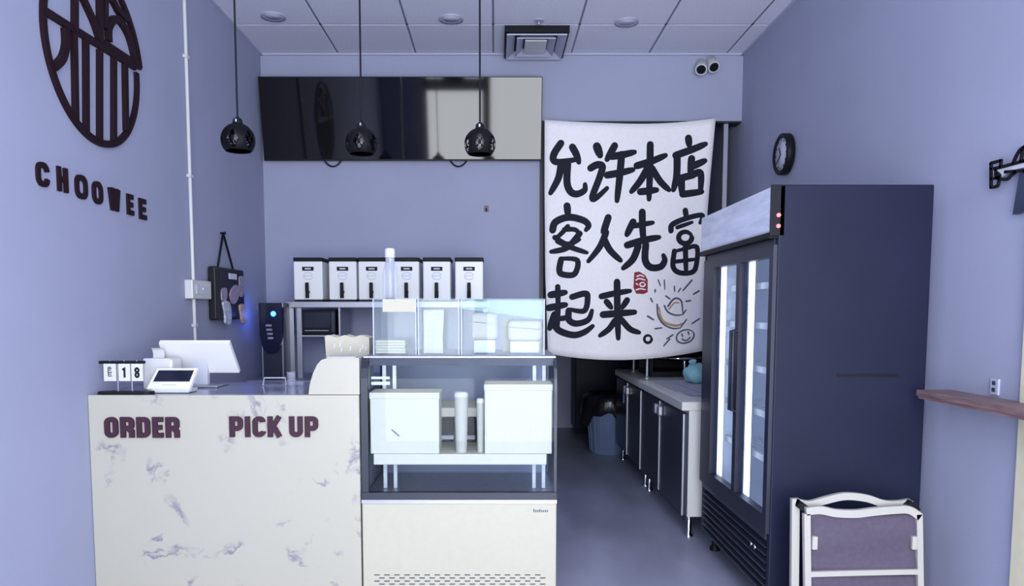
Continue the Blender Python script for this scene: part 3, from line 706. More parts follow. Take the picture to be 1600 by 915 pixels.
Yd0 = 5.55
zs = at(600, 471, Yd0).z
x0s, x1s = at(455, 475, Yd0).x, at(765, 475, Yd0).x
pt = thing('prep_table', ((XL + .06 + .2) / 2, 5.75, 0), 'stainless steel prep table with raised overshelf under the menu screens', 'table')
ztb = .90
B(XL + .06, .20, 5.36, 6.06, ztb - .04, ztb, .004).build('table_top', M['steel'], pt)
B(XL + .09, .17, 5.42, 6.02, .22, .245, .004).build('lower_shelf', M['steel'], pt)
for x in (XL + .11, .15):
    for y in (5.42, 6.0): MB().tube([(x, y, 0), (x, y, ztb - .04)], .02, 10).build('leg', M['steel'], pt)
B(x0s, x1s, Yd0 - .03, 6.05, zs - .045, zs, .004).build('overshelf', M['steel'], pt)
for px0, px1, Y in ((447, 459, Yd0 + .02), (463, 471, Yd0 - .02)):
    a, b_ = at(px0, 500, Y).x, at(px1, 500, Y).x
    B(a, b_, Y, Y + .04, ztb, zs - .0 if px0 < 460 else zs - .045, .003).build('post', M['steel'], pt)
B(x1s - .05, x1s - .01, Yd0, Yd0 + .04, ztb, zs - .045, .003).build('post', M['steel'], pt)
xo0, xo1 = at(470, 500, Yd0).x, at(532, 500, Yd0).x
zl = at(500, 523, Yd0).z
B(xo0, xo1, Yd0 - .01, 5.95, zl - .015, zl, .003).build('lower_tier', M['steel'], pt)
B(xo1 - .012, xo1, Yd0 - .01, 5.95, zl, zs - .045).build('tier_hanger', M['steel'], pt)
ov = thing('small_oven', ((xo0 + xo1) / 2, 5.7, zl), 'small black-framed oven on the steel tier under the dispensers', 'oven')
zo1 = at(500, 483, Yd0).z - .002; xe = at(524, 500, Yd0).x
m = MB(); m.rbox(xo0 + .004, xe, Yd0 + .01, 5.9, zl, zo1, .008); m.build('housing', M['black'], ov)
dr = B(xo0 + .02, xe - .035, Yd0 + .004, Yd0 + .012, zl + .05, zo1 - .018, .002).build('door', M['smallscreen'], ov)
MB().tube([(xo0 + .03, Yd0 - .004, zl + .032), (xe - .05, Yd0 - .004, zl + .032)], .006, 8).build('handle', M['steel'], ov)
B(xe - .03, xe - .008, Yd0 + .005, Yd0 + .012, zl + .02, zo1 - .018).build('control_strip', M['darksteel'], ov)
hk = at(760, 327, YB)
wh = thing('wall_hook', (hk.x, YB - .02, hk.z - .03), 'tiny brown hook on the back wall under the menu screens', 'hook')
MB().rbox(hk.x - .018, hk.x + .018, YB - .008, YB - .0005, hk.z - .02, hk.z + .03, .005).build('plate', M['wood'], wh)
MB().tube([(hk.x, YB - .006, hk.z), (hk.x, YB - .03, hk.z - .012), (hk.x, YB - .034, hk.z + .006)], .006, 8).build('prong', M['darksteel'], wh)
# six dispensers
def dispenser(px0, px1, label):
    a, b_ = at(px0, 440, Yd0).x, at(px1, 440, Yd0).x; zt = at(600, 402, Yd0).z; D = .26
    cx = (a + b_) / 2
    t = thing('tea_dispenser', (cx, Yd0 + D / 2, zs), label, 'dispenser', 'tea dispensers on the overshelf')
    B(a + .004, b_ - .004, Yd0 + .006, Yd0 + D, zs, zs + .014).build('base', M['black'], t)
    B(a, b_, Yd0, Yd0 + D, zs + .014, zt - .028, .008).build('body', M['gloswhite'], t)
    ld = B(a - .002, b_ + .002, Yd0 - .003, Yd0 + D + .003, zt - .028, zt, .006).build('lid', M['black'], t)
    H = zt - zs
    pq = B(cx - .042, cx + .042, Yd0 - .003, Yd0 + .001, zs + H * .70, zs + H * .79).build('name_plate', M['black'], t)
    B(cx - .022, cx + .022, Yd0 - .004, Yd0 - .002, zs + H * .73, zs + H * .76).build('print_mark', M['greycard'], pq)
    m = MB(); pf = lambda u, v, h: Vector((u, Yd0 - h, v))
    m.ribbon(arcpts(cx, zs + H * .58, .034, .026, 20, 340, 16), .006, pf, -.001, .001); m.ribbon([(cx - .03, zs + H * .58), (cx + .03, zs + H * .59)], .006, pf, -.001, .001)
    m.build('emblem', M['greycard'], t)
    tp = MB().tube([(cx, Yd0, zs + H * .22), (cx, Yd0 - .04, zs + H * .22)], .013, 10)
    tp.tube([(cx, Yd0 - .035, zs + H * .24), (cx, Yd0 - .035, zs + H * .08)], .014, 10)
    tap = tp.build('tap', M['black'], t)
    m = MB(); m.rbox(cx - .013, cx + .013, Yd0 - .045, Yd0 - .03, zs + H * .22, zs + H * .43, .004); m.build('tap_lever', M['black'], tap)
L6 = ['white tea dispenser at the end of the row toward the steel posts', 'white tea dispenser second from the steel-post end of the row',
      'white tea dispenser third from the steel-post end of the row, beside the clear bottle', 'white tea dispenser partly behind the clear bottle, fourth in its row',
      'white tea dispenser second from the banner end of the row', 'white tea dispenser at the end of the row toward the banner']
for (a, b_), lb in zip(((459, 504), (514, 557), (560, 602), (616, 655), (661, 704), (711, 755)), L6): dispenser(a, b_, lb)
# brewer with the blue lamp
Yw = 5.40
a, b_ = at(406, 520, Yw).x, at(443, 520, Yw).x; zt = at(420, 473, Yw).z
wm = thing('hot_water_machine', ((a + b_) / 2, Yw + .15, ztb), 'dark hot-water machine with a glowing blue lamp beside the left-hand wall', 'machine')
B(a, b_, Yw + .02, Yw + .30, ztb, zt, .008).build('column', M['darksteel'], wm)
zc0 = at(424, 552, Yw).z; cxm = (a + b_) / 2; hw = (b_ - a) / 2
prof2 = [(a + .002, zt), (b_ - .002, zt)] + [(cxm + (hw - .004) * math.cos(q) ** .8, zc0 + (zt - zc0) * .45 * (1 - math.sin(q))) for q in [k * math.pi / 16 for k in range(0, 9)]] + \
        [(cxm - (hw - .004) * math.cos(q) ** .8, zc0 + (zt - zc0) * .45 * (1 - math.sin(q))) for q in [k * math.pi / 16 for k in range(7, -1, -1)]]
fc = MB().poly(prof2, lambda u, v, h: Vector((u, Yw - h, v)), -.02, .02).build('front_cover', M['bluegloss'], wm)
lp = at(427, 490, Yw - .02)
MB().lathe([(0, 0), (.02, 0), (.017, .008), (0, .010)], (lp.x, Yw - .019, lp.z), 18, mtx=Matrix.Rotation(math.pi / 2, 4, 'X')).build('indicator_lamp', M['bluelamp'], fc)
q0 = at(421, 508, Yw - .02)
for k in range(4): B(q0.x - .026 + .004 * k, q0.x + .016 + .003 * k, Yw - .023, Yw - .0195, q0.z - .03 * k - .008, q0.z - .03 * k + .006).build('print_mark', M['mauve'], fc)
for x in (a + .008, b_ - .016): B(x, x + .008, Yw + .012, Yw + .022, ztb, at(424, 525, Yw).z).build('edge_trim', M['steel'], wm)
sd = at(405, 492, Yw)
MB().lathe([(0, 0), (.018, 0), (.014, .008), (0, .010)], (a - .001, Yw + .20, sd.z + .0), 16, mtx=Matrix.Rotation(-math.pi / 2, 4, 'Y')).build('side_lamp', M['bluelamp'], wm)
bl = bpy.data.lights.new('blue_glow', 'POINT'); bl.color = (0.06, 0.16, 1.0); bl.energy = 0.8; bl.shadow_soft_size = .02
blo = bpy.data.objects.new('blue_glow', bl); C.objects.link(blo); blo.location = (a - .045, Yw + .20, sd.z)

# ================================================================== LEFT WALL: emblem, name, conduit, pouch
def lw(px, py): p = onx(px, py, XL); return (p.y, p.z)
def lplace(u, v, h): return Vector((XL + h, u, v))
em = thing('wall_emblem', (XL, 3.47, 2.1), 'large dark brown round line emblem mounted on the left-hand wall', 'sign')
def cp(x, y): return lw(40 + x * .2625, y * .2625)
ringpx = [(88, 100), (100, 215), (120, 330), (160, 470), (215, 590), (285, 700), (360, 795), (440, 862), (500, 868), (560, 835), (605, 765), (635, 670), (650, 560), (650, 440)]
low = [cp(*p) for p in ringpx]
hw_ = .032
# fit the circle through the traced lower arc, then close it
import numpy as _np
A_ = _np.array([[2 * y, 2 * z, 1] for y, z in low]); bb = _np.array([y * y + z * z for y, z in low])
sol = _np.linalg.lstsq(A_, bb, rcond=None)[0]; ey, ez = sol[0], sol[1]; er = math.sqrt(sol[2] + ey * ey + ez * ez)
BH = [.016]
def bar(pts, name='bar', w_=hw_, sm=True, closed=False):
    BH[0] += .0005
    q = [Vector(p) for p in pts]
    MB().ribbon(smooth(q, 6) if sm and len(q) > 2 else q, w_, lplace, 0, BH[0], closed).build(name, M['brown'], em)
lr = cp(650, 432); la = math.degrees(math.atan2(lr[1] - ez, lr[0] - ey)) + 360
bar(arcpts(ey, ez, er, er, 168, la, 44), 'ring_lower', sm=False)
d1 = cp(672, 405); e2 = .022; ta = math.degrees(math.atan2(d1[1] - ez, d1[0] - ey - e2))
bar(arcpts(ey + e2, ez, er + e2, er + e2, ta, 170, 44), 'ring_upper', sm=False)
bar([cp(95, 62), cp(280, 178), cp(640, 400)], 'diagonal_bar', sm=False)
bar([cp(450, 255), cp(672, 398)], 'diagonal_bar', sm=False)
for xt, yt, xb_, yb2 in ((275, 185, 285, 705), (345, 240, 348, 790), (428, 300, 428, 845), (512, 345, 512, 840), (578, 385, 585, 780)):
    bar([cp(xt, yt), cp(xb_, yb2)])
y_, z_top = cp(278, 60)[0], ez + er * .80
bar([(cp(278, 0)[0], ez + er * .72), cp(278, 0), cp(278, 185)], sm=False)
bar([(cp(425, 0)[0], ez + er * .92), cp(425, 0), cp(430, 250)], sm=False)
bar([(cp(458, 0)[0], ez + er * .92), cp(458, 0), cp(458, 170)], sm=False)
bar([(cp(330, 0)[0] - .1, ez + er * .72), cp(330, 0), cp(385, 120), cp(425, 235)], 'curve')
bar([cp(218, 170), cp(222, 270), cp(200, 350), cp(150, 400)], 'curve')
bar([cp(480, 245), cp(480, 165), cp(510, 115), cp(550, 130), cp(600, 220), cp(640, 370)], 'curve')
bar([(cp(500, 0)[0] - .05, ez + er * .75), cp(500, 0), cp(540, 70), cp(590, 115)], 'curve')
nm = thing('wall_lettering', (XL, 3.5, 1.88), 'dark brown letters reading CHOOWEE on the left-hand wall', 'sign')
bnd = [((55, 77), 254, 292), ((88, 106), 262, 300), ((116, 137), 274, 311), ((143, 161), 284, 319), ((168, 188), 295, 329), ((197, 209), 304, 336), ((216, 229), 311, 343)]
for ch, ((pa, pb), yt, yb3) in zip('CHOOWEE', bnd):
    ya, yb4 = lw(pa, (yt + yb3) / 2)[0], lw(pb - 3, (yt + yb3) / 2)[0]; zt_ = lw((pa + pb) / 2, yt)[1]; zb3 = lw((pa + pb) / 2, yb3)[1]; H = zt_ - zb3
    letter(nm, ch, (yb4 - ya) / H, .23, lambda u, v, h, ya=ya, zb3=zb3, H=H: Vector((XL + h, ya + u * H, zb3 + v * H)), 0, .011, M['brown'])
cyp = lw(293, 260)[0]
cn = thing('conduit', (XL, cyp, cz), 'thin white electrical conduit running down the left-hand wall with a switch box', 'conduit')
MB().tube([(XL + .012, cyp, .9), (XL + .012, cyp, ZC - .02)], .011, 10).build('pipe', M['white'], cn)
for z in (1.3, 2.2, 2.9): B(XL, XL + .026, cyp - .022, cyp + .022, z, z + .02, .003).build('clip', M['white'], cn)
jb = [lw(288, 452), lw(318, 452)]; zj = lw(303, 438)[1], lw(303, 467)[1]
bxo = B(XL, XL + .05, jb[0][0], jb[1][0], zj[1], zj[0], .006).build('switch_box', M['white'], cn)
B(XL + .05, XL + .054, jb[0][0] + .05, jb[1][0] - .05, zj[1] + .03, zj[0] - .03, .001).build('cover_plate', M['greycard'], bxo)
B(XL + .054, XL + .062, (jb[0][0] + jb[1][0]) / 2 - .012, (jb[0][0] + jb[1][0]) / 2 + .012, zj[1] + .055, zj[0] - .045, .002).build('switch', M['white'], bxo)
# hanging board with charms
hb = thing('hanging_board', (XL, lw(345, 450)[0], lw(345, 500)[1]), 'black hanging board with printed charms on the left-hand wall, hung by a cord', 'hanging board')
ya, yb5 = lw(323, 460)[0], lw(369, 460)[0]; zt, zb5 = lw(345, 419)[1], lw(345, 499)[1]
B(XL + .01, XL + .06, ya, yb5, zb5, zt, .01).build('board', M['matteblack'], hb)
B(XL + .06, XL + .064, ya + .08, yb5 - .02, zb5 + .02, zt - .02, .002).build('face', M['navy'], hb)
nl = lw(344, 364); k0, k1 = lw(333, 418), lw(358, 423)
MB().tube([(XL + .03, k0[0], k0[1]), (XL + .02, nl[0], nl[1]), (XL + .03, k1[0], k1[1])], .008, 8).build('cord', M['matteblack'], hb)
MB().lathe([(.006, 0), (.006, .03), (.012, .035), (0, .04)], (XL, nl[0], nl[1]), 10, mtx=Matrix.Rotation(math.pi / 2, 4, 'Y')).build('nail', M['black'], hb)
def hp(x, y): return lw(310 + x * .186, 350 + y * .186)
def blob(pts, mt, h=.07):
    q = smooth([Vector(hp(*p)) for p in pts], 4, True); MB().poly([tuple(v) for v in q], lplace, .062, h).build('charm', M[mt], hb)
B(XL + .062, XL + .068, hp(175, 440)[0], hp(240, 440)[0], hp(200, 462)[1], hp(200, 415)[1]).build('label_tag', M['greycard'], hb)
blob([(265, 440), (305, 450), (300, 560), (285, 610), (255, 590), (262, 500)], 'mauve')
blob([(230, 510), (255, 560), (240, 640), (200, 670), (180, 600), (195, 540)], 'mauve', .074)
blob([(110, 545), (150, 540), (155, 600), (140, 650), (112, 640)], 'mauve')
blob([(115, 655), (165, 655), (185, 740), (180, 830), (140, 835), (130, 740)], 'palecharm', .076)
blob([(262, 680), (305, 680), (318, 760), (322, 830), (290, 830), (272, 770)], 'tancharm', .076)

# ================================================================== RIGHT WALL: clock, ledge, outlet, car decor
ck = onx(1232, 241, XR); r_ = .135
Rm = Matrix.Rotation(-math.pi / 2, 4, 'Y')
ko = thing('wall_clock', (XR, ck.y, ck.z - r_), 'round black wall clock with a pale face above the navy cooler', 'clock')
cc = (XR, ck.y, ck.z)
MB().lathe([(.12, .002), (r_, .008), (r_, .055), (r_ - .012, .062), (r_ - .03, .05), (.10, .046)], cc, 40, mtx=Rm).build('rim', M['black'], ko)
fcl = MB().lathe([(0, .046), (r_ - .028, .047), (r_ - .028, .049), (0, .050)], cc, 40, mtx=Rm).build('dial', M['clock'], ko)
for k in range(12):
    a = k * math.pi / 6; rr_ = r_ - .042
    B(XR - .052, XR - .050, ck.y + rr_ * math.sin(a) - .004, ck.y + rr_ * math.sin(a) + .004, ck.z + rr_ * math.cos(a) - .006, ck.z + rr_ * math.cos(a) + .006).build('hour_mark', M['black'], fcl)
for ang, ln in ((0.6, .055), (2.2, .075)):
    MB().ribbon([(ck.y, ck.z), (ck.y + ln * math.sin(ang), ck.z + ln * math.cos(ang))], .006, lambda u, v, h: Vector((XR - .052 - h, u, v)), 0, .003).build('hand', M['black'], ko)
zl_ = 1.062
lgx = thing('wall_ledge', (XR - .08, 2.7, zl_ - .05), 'reddish brown wooden ledge on the right-hand wall beyond the cooler', 'shelf')
B(XR - .15, XR - .001, 1.2, 3.20, zl_ - .026, zl_, .003).build('board', M['wood'], lgx)
B(XR - .145, XR - .125, 1.21, 3.19, zl_ - .036, zl_ - .026).build('front_lip', M['wood'], lgx)
B(XR - .03, XR - .001, 1.21, 3.19, zl_ - .05, zl_ - .026).build('cleat', M['wood'], lgx)
so = onx(1557, 603, XR)
ol = thing('wall_outlet', (XR, so.y, so.z - .05), 'small grey wall outlet just above the wooden ledge', 'outlet')
B(XR - .010, XR - .0005, so.y - .025, so.y + .025, so.z - .035, so.z + .03, .003).build('plate', M['vent'], ol)
for dz in (-.014, .012): B(XR - .013, XR - .009, so.y - .01, so.y + .01, so.z + dz - .008, so.z + dz + .008, .002).build('socket', M['boxdark'], ol)
def rw(x, y): p = onx(1520 + x * .1747, 200 + y * .1747, XR - .03); return (p.y, p.z)
rplace = lambda u, v, h: Vector((XR - .022 - h, u, v))
wd_ = thing('race_car_decor', (XR, 2.6, rw(340, 770)[1]), 'black outline of a racing car over a dark board on the right-hand wall', 'wall decor')
q = [rw(395, 410), rw(335, 775)]
yb6 = q[0][0]
m = MB(); m.poly([q[0], (2.35, q[0][1] + .03), (2.35, q[1][1] + .02), q[1]], lambda u, v, h: Vector((XR - h, u, v)), .001, .022); m.build('board', M['boxdark'], wd_)
fl = [rw(170, 365), rw(250, 350), rw(460, 295), (2.45, rw(460, 280)[1] + .02), (2.45, rw(460, 385)[1] + .01), rw(300, 388), rw(235, 440), rw(180, 450)]
MB().poly(fl, lambda u, v, h: Vector((XR - h, u, v)), .016, .0265).build('body_fill', M['greycard'], wd_)
for pts in ([(160, 315), (250, 290)], [(160, 315), (160, 530)], [(250, 290), (245, 345)], [(165, 365), (240, 352), (460, 292)], [(205, 370), (200, 410), (215, 445)], [(165, 455), (235, 440)],
            [(160, 530), (220, 515), (232, 440)], [(235, 455), (300, 458), (340, 422), (380, 395)], [(290, 392), (380, 386), (460, 380)], [(360, 312), (385, 250), (420, 195), (460, 168)],
            [(428, 295), (436, 240), (440, 195)], [(215, 400), (240, 425), (225, 445)], [(460, 168), (540, 175), (600, 300)], [(460, 292), (640, 290), (780, 330)], [(460, 380), (780, 385)], [(780, 330), (800, 360), (780, 385)]):
    MB().ribbon(smooth([Vector(rw(*p)) for p in pts], 4), .012, rplace, .003, .010, rnd=True).build('outline_stroke', M['black'], wd_)

# ================================================================== CEILING FITTINGS
z = ZC
def downlight(x, y, label, r=.085):
    t = thing('downlight', (x, y, z - .012), label, 'light', 'ceiling downlights')
    MB().lathe([(r * .72, -.002), (r, -.010), (r, 0), (r * .72, .0)], (x, y, z), 28).build('ring', M['vent'], t)
    MB().lathe([(0, -.0035), (r * .72, -.0035), (r * .72, -.001), (0, -.001)], (x, y, z), 24).build('lens', M['greycard'], t)
for px, py, lb in ((427, 25, 'round ceiling downlight near the left-hand wall'), (705, 29, 'round ceiling downlight in the tile column above the screens'), (979, 34, 'round ceiling downlight between the diffuser and the security camera')):
    p = onz(px, py, z); downlight(p.x, p.y, lb)
p = onz(842, 32, z)
sp = thing('sprinkler', (p.x, p.y, z - .03), 'small flush ceiling sprinkler in front of the air diffuser', 'sprinkler')
MB().lathe([(.030, -.001), (.036, -.006), (.036, 0)], (p.x, p.y, z), 20).build('plate', M['vent'], sp)
MB().lathe([(.010, -.03), (.012, -.02), (.012, -.005)], (p.x, p.y, z), 12).build('head', M['steel'], sp)
vx0, vx1, vy0, vy1 = GX[3] + .01, GX[4] - .01, GY[1] + .01, GY[0] - .035
vx0 = at(788, 80, 5.8).x; vx1 = at(884, 80, 5.8).x
av = thing('air_diffuser', ((vx0 + vx1) / 2, (vy0 + vy1) / 2, z - .06), 'square ceiling air diffuser with nested louvres above the passage', 'vent')
B(GX[3] + .006, GX[4] - .006, GY[1] + .006, GY[0] - .022, z, z + .018).build('mounting_plate', M['tile'], av)
def sqring(x0, x1, y0, y1, w_, z0, z1, drop):
    m = MB()
    o = [(x0, y0), (x1, y0), (x1, y1), (x0, y1)]; i = [(x0 + w_, y0 + w_), (x1 - w_, y0 + w_), (x1 - w_, y1 - w_), (x0 + w_, y1 - w_)]
    for k in range(4):
        a, b_, c, d = o[k], o[(k + 1) % 4], i[(k + 1) % 4], i[k]
        m.hexa([(*a, z0), (*b_, z0), (*c, z0 + drop), (*d, z0 + drop), (*a, z1), (*b_, z1), (*c, z1 + drop), (*d, z1 + drop)])
    return m
sqring(vx0, vx1, vy0, vy1, .03, z - .045, z, .0).build('outer_frame', M['black'], av)
B(vx0 + .03, vx1 - .03, vy0 + .03, vy1 - .03, z - .006, z).build('throat', M['slab'], av)
sqring(vx0 + .015, vx1 - .015, vy0 + .02, vy1 - .02, .06, z - .062, z - .052, .035).build('louvre', M['vent'], av)
sqring(vx0 + .09, vx1 - .09, vy0 + .09, vy1 - .09, .05, z - .062, z - .052, .035).build('louvre', M['vent'], av)
B(vx0 + .15, vx1 - .15, vy0 + .15, vy1 - .15, z - .058, z - .045, .004).build('center_plate', M['white'], av)
# security camera with two heads on the lintel wall
sc0 = at(1108, 100, YB - .03)
scm = thing('security_camera', (sc0.x, YB - .02, sc0.z - .06), 'white security camera with two black-lensed heads under the ceiling', 'camera')
MB().rbox(sc0.x - .07, sc0.x + .07, YB - .035, YB - .001, sc0.z - .01, sc0.z + .045, .01).build('mount', M['white'], scm)
for px, py, dx in ((1096, 106, -.25), (1114, 102, .1)):
    a = at(px, py, YB - .10); d = Vector((dx, -.72, -.68)).normalized()
    hd_ = MB().tube([a - d * .075, a - d * .065, a + d * .03], [.03, .044, .046], 18).build('head', M['white'], scm)
    MB().tube([a + d * .028, a + d * .042], [.037, .030], 16).build('lens', M['black'], hd_)
# three pendants in a row above the counter
def pendant(px, pyc, label, rad):
    Yp_ = 3.62; c = at(px, pyc, Yp_)
    t = thing('pendant_lamp', (c.x, Yp_, c.z - rad), label, 'lamp', 'pendant lamps above the counter')
    n, k_ = 72, 40; b = bmesh.new(); vs = []
    th0, th1 = math.radians(14), math.radians(131)
    for i in range(k_ + 1):
        th = th0 + (th1 - th0) * i / k_
        vs.append([b.verts.new((rad * math.sin(th) * math.cos(2 * math.pi * k / n), rad * math.sin(th) * math.sin(2 * math.pi * k / n), rad * math.cos(th))) for k in range(n)])
    for i in range(k_):
        th = th0 + (th1 - th0) * (i + .5) / k_
        for k in range(n):
            az = 360 * (k + .5) / n; dz_ = (az + 90 - (0)) % 60; dz_ = min(dz_, 60 - dz_)
            u = dz_ / 19; v = abs(math.degrees(th) - 93) / 34
            v2 = u + v
            lat = (abs(((math.degrees(th) - 93) / 34 + (((az + 90) + 30) % 60 - 30) / 19)) < .10) or (abs(((math.degrees(th) - 93) / 34 - (((az + 90) + 30) % 60 - 30) / 19)) < .10)
            if v2 < 1 and not lat: continue
            b.faces.new((vs[i][k], vs[i][(k + 1) % n], vs[i + 1][(k + 1) % n], vs[i + 1][k]))
    bmesh.ops.solidify(b, geom=b.faces[:], thickness=.003)
    b.verts.index_update()
    MB().add([v.co + c for v in b.verts], [[v.index for v in f.verts] for f in b.faces], True).build('shade', M['matteblack'], t); b.free()
    MB().lathe([(rad * .70, -rad * .62), (rad * .77, -rad * .64), (rad * .77, -rad * .58), (rad * .70, -rad * .58), (rad * .70, -rad * .62)], c, 36).build('rim', M['darksteel'], t)
    sk = MB().lathe([(rad * .32, rad * .92), (rad * .30, rad * 1.0), (rad * .26, rad * 1.22), (rad * .12, rad * 1.32), (.004, rad * 1.4)], c, 20).build('socket', M['black'], t)
    B(c.x - .006, c.x + .003, Yp_ - rad * .30, Yp_ - rad * .25, c.z + rad * 1.02, c.z + rad * 1.2, .002).build('socket_highlight', M['chrome'], sk)  # chrome strip put in as a highlight on the socket
    MB().lathe([(0, -rad * .35), (rad * .26, -rad * .22), (rad * .34, rad * .05), (rad * .22, rad * .4), (rad * .16, rad * .8)], c, 20).build('bulb', M['frosted'], t)
    MB().tube([(c.x, Yp_, c.z + rad * 1.35), (c.x, Yp_, z - .02)], .0045, 8).build('cord', M['black'], t)
    MB().lathe([(.045, -.03), (.05, -.02), (.05, 0)], (c.x, Yp_, z), 20).build('ceiling_rose', M['black'], t)
pendant(372, 219, 'black cut-out globe pendant lamp hanging before the left-hand wall', .079)
pendant(565, 224, 'black cut-out globe pendant lamp between the two others', .076)
pendant(750, 225, 'black cut-out globe pendant lamp before the screen beside the banner', .074)

# ================================================================== BANNER with brush lettering
YN = 5.93
def by(x, zz):                       # gentle billow of the cloth
    return YN + .018 * math.sin(x * 5.1 + 1) + .010 * math.sin(zz * 3.3) 
NBX, NBZ = 28, 34
Lt, Rt = [(851, 187), (851, 300), (852, 430), (856, 552)], [(1118, 185), (1106, 330), (1100, 440), (1097, 548)]
def edge(E, f):
    k = f * (len(E) - 1); i = min(int(k), len(E) - 2); t = k - i
    return (E[i][0] * (1 - t) + E[i + 1][0] * t, E[i][1] * (1 - t) + E[i + 1][1] * t)
vs = []; fs = []
for side in (0, 1):
    for j in range(NBZ + 1):
        f = j / NBZ; l, r = edge(Lt, f), edge(Rt, f)
        for i in range(NBX + 1):
            u = i / NBX; sag = 4 * u * (1 - u) * (7 + 5 * f)
            p = at(l[0] * (1 - u) + r[0] * u, l[1] * (1 - u) + r[1] * u + sag, YN)
            vs.append((p.x, by(p.x, p.z) + .003 * side, p.z))
NN = (NBX + 1) * (NBZ + 1)
for j in range(NBZ):
    for i in range(NBX):
        a = j * (NBX + 1) + i
        fs.append((a, a + 1, a + NBX + 2, a + NBX + 1)); fs.append((NN + a, NN + a + NBX + 1, NN + a + NBX + 2, NN + a + 1))
rim = [i for i in range(NBX + 1)] + [j * (NBX + 1) + NBX for j in range(1, NBZ + 1)] + [NBZ * (NBX + 1) + i for i in range(NBX - 1, -1, -1)] + [j * (NBX + 1) for j in range(NBZ - 1, 0, -1)]
for k in range(len(rim)): a, b_ = rim[k], rim[(k + 1) % len(rim)]; fs.append((a, b_, NN + b_, NN + a))
pb = at(978, 562, YN)
bn = thing('cloth_banner', (pb.x, YN, pb.z), 'white cloth banner with black brush lettering hung across the passage', 'banner')
MB().add(vs, fs, True).build('cloth', M['linen'], bn)
tl_, tr_ = at(851, 188, YN + .03), at(1118, 186, YN + .03)
for q_ in (tl_, tr_): MB().tube([(q_.x + (.015 if q_ is tl_ else -.015), by(q_.x, q_.z), q_.z - .01), (q_.x + (.015 if q_ is tl_ else -.015), YB - .001, q_.z + .02)], .006, 8).build('hook', M['steel'], bn)
bplace = lambda u, v, h: Vector((u, by(u, v) - h, v))
def bk(p, crop):
    return (840 + p[0] * .2295, 170 + p[1] * .2295) if crop == 'A' else (840 + p[0] * .2404, 360 + p[1] * .2404)
def wpt(p): q = at(p[0], p[1], YN); return Vector((q.x, q.z))
PXM = 1.0 / (F / YN)                     # metres per pixel on the cloth
def strokes(name, crop, lst, material='ink', dflt=10.3, h=(.0012, .0026), label=None):
    m = MB()
    for st in lst:
        wdt = dflt
        if isinstance(st[0], (int, float)): wdt = st[0]; st = st[1:]
        pts = smooth([wpt(bk(p, p[2] if len(p) > 2 else crop)) for p in st], 6)
        if len(pts) == 2: pts = [pts[0] * (1 - k / 6) + pts[1] * (k / 6) for k in range(7)]
        n = len(pts); ws = [wdt * PXM * (.86 + .22 * math.sin(1.1 + 2.2 * k / n)) * (1 if k < n * .75 else 1 - .25 * (k - n * .75) / (n * .25)) for k in range(n)]
        m.ribbon(pts, ws, bplace, h[0], h[1], rnd=True)
    return m.build(name, M[material], bn, label)
def ringpts(cx, cy_, rx, ry, n=16, a0=0): return [(cx + rx * math.cos(2 * math.pi * k / n + a0), cy_ + ry * math.sin(2 * math.pi * k / n + a0)) for k in range(n + 1)]
CH = 'brush_character'
strokes(CH, 'A', [[(158, 235), (115, 300), (108, 345), (145, 362), (270, 345)], [(236, 262), (262, 310), (280, 365)], [(160, 375), (142, 470), (88, 572)],
                  [(205, 375), (200, 500), (225, 565), (270, 580), (318, 555), (322, 515)]])
strokes(CH, 'A', [[12, (402, 258), (424, 318)], [(360, 405), (405, 382), (440, 395), (420, 470), (372, 600), (400, 605), (472, 540)], [(524, 252), (472, 345)], [(505, 325), (580, 312), (662, 292)],
                  [(472, 452), (560, 435), (652, 412)], [10.5, (572, 310), (560, 450), (540, 625)]])
strokes(CH, 'A', [[(770, 240), (768, 420), (762, 612)], [(678, 385), (780, 352), (876, 312)], [(752, 400), (700, 490), (640, 562)], [10, (782, 400), (840, 490), (900, 548)], [(702, 562), (815, 548)]])
strokes(CH, 'A', [[10, (1030, 195), (1036, 245)], [(945, 312), (1060, 272), (1145, 238)], [(955, 310), (952, 450), (930, 548)], [(1052, 335), (1045, 440)], [(1065, 385), (1140, 352)],
                  [(985, 468), (985, 520), (990, 578)], [(985, 466), (1050, 450), (1112, 436), (1112, 568)], [10, (992, 578), (1120, 562)]])
strokes(CH, 'A', [[(200, 660), (206, 720)], [(102, 825), (122, 770), (210, 738), (310, 760), (345, 795), (328, 825)], [7, (205, 800), (160, 850), (118, 885)], [7, (180, 822), (250, 822), (285, 850)],
                  [9, (285, 850), (190, 112, 'B'), (88, 138, 'B')], [8, (130, 70, 'B'), (220, 112, 'B'), (318, 145, 'B')], [8, (112, 45, 'B'), (190, 90, 'B'), (270, 60, 'B')],
                  [9, (152, 188, 'B'), (140, 255, 'B'), (160, 285, 'B'), (238, 283, 'B'), (256, 195, 'B'), (160, 182, 'B')]])
strokes(CH, 'A', [[(480, 740), (452, 830), (440, 20, 'B'), (400, 110, 'B'), (328, 200, 'B')], [10, (432, 60, 'B'), (470, 130, 'B'), (538, 195, 'B')]])
strokes(CH, 'A', [[(652, 768), (608, 855)], [8, (660, 795), (788, 772)], [(715, 700), (716, 800), (690, 75, 'B')], [(582, 95, 'B'), (690, 62, 'B'), (792, 42, 'B')], [(655, 100, 'B'), (620, 185, 'B'), (555, 245, 'B')],
                  [(705, 90, 'B'), (700, 190, 'B'), (735, 238, 'B'), (800, 235, 'B'), (828, 195, 'B'), (820, 160, 'B')]])
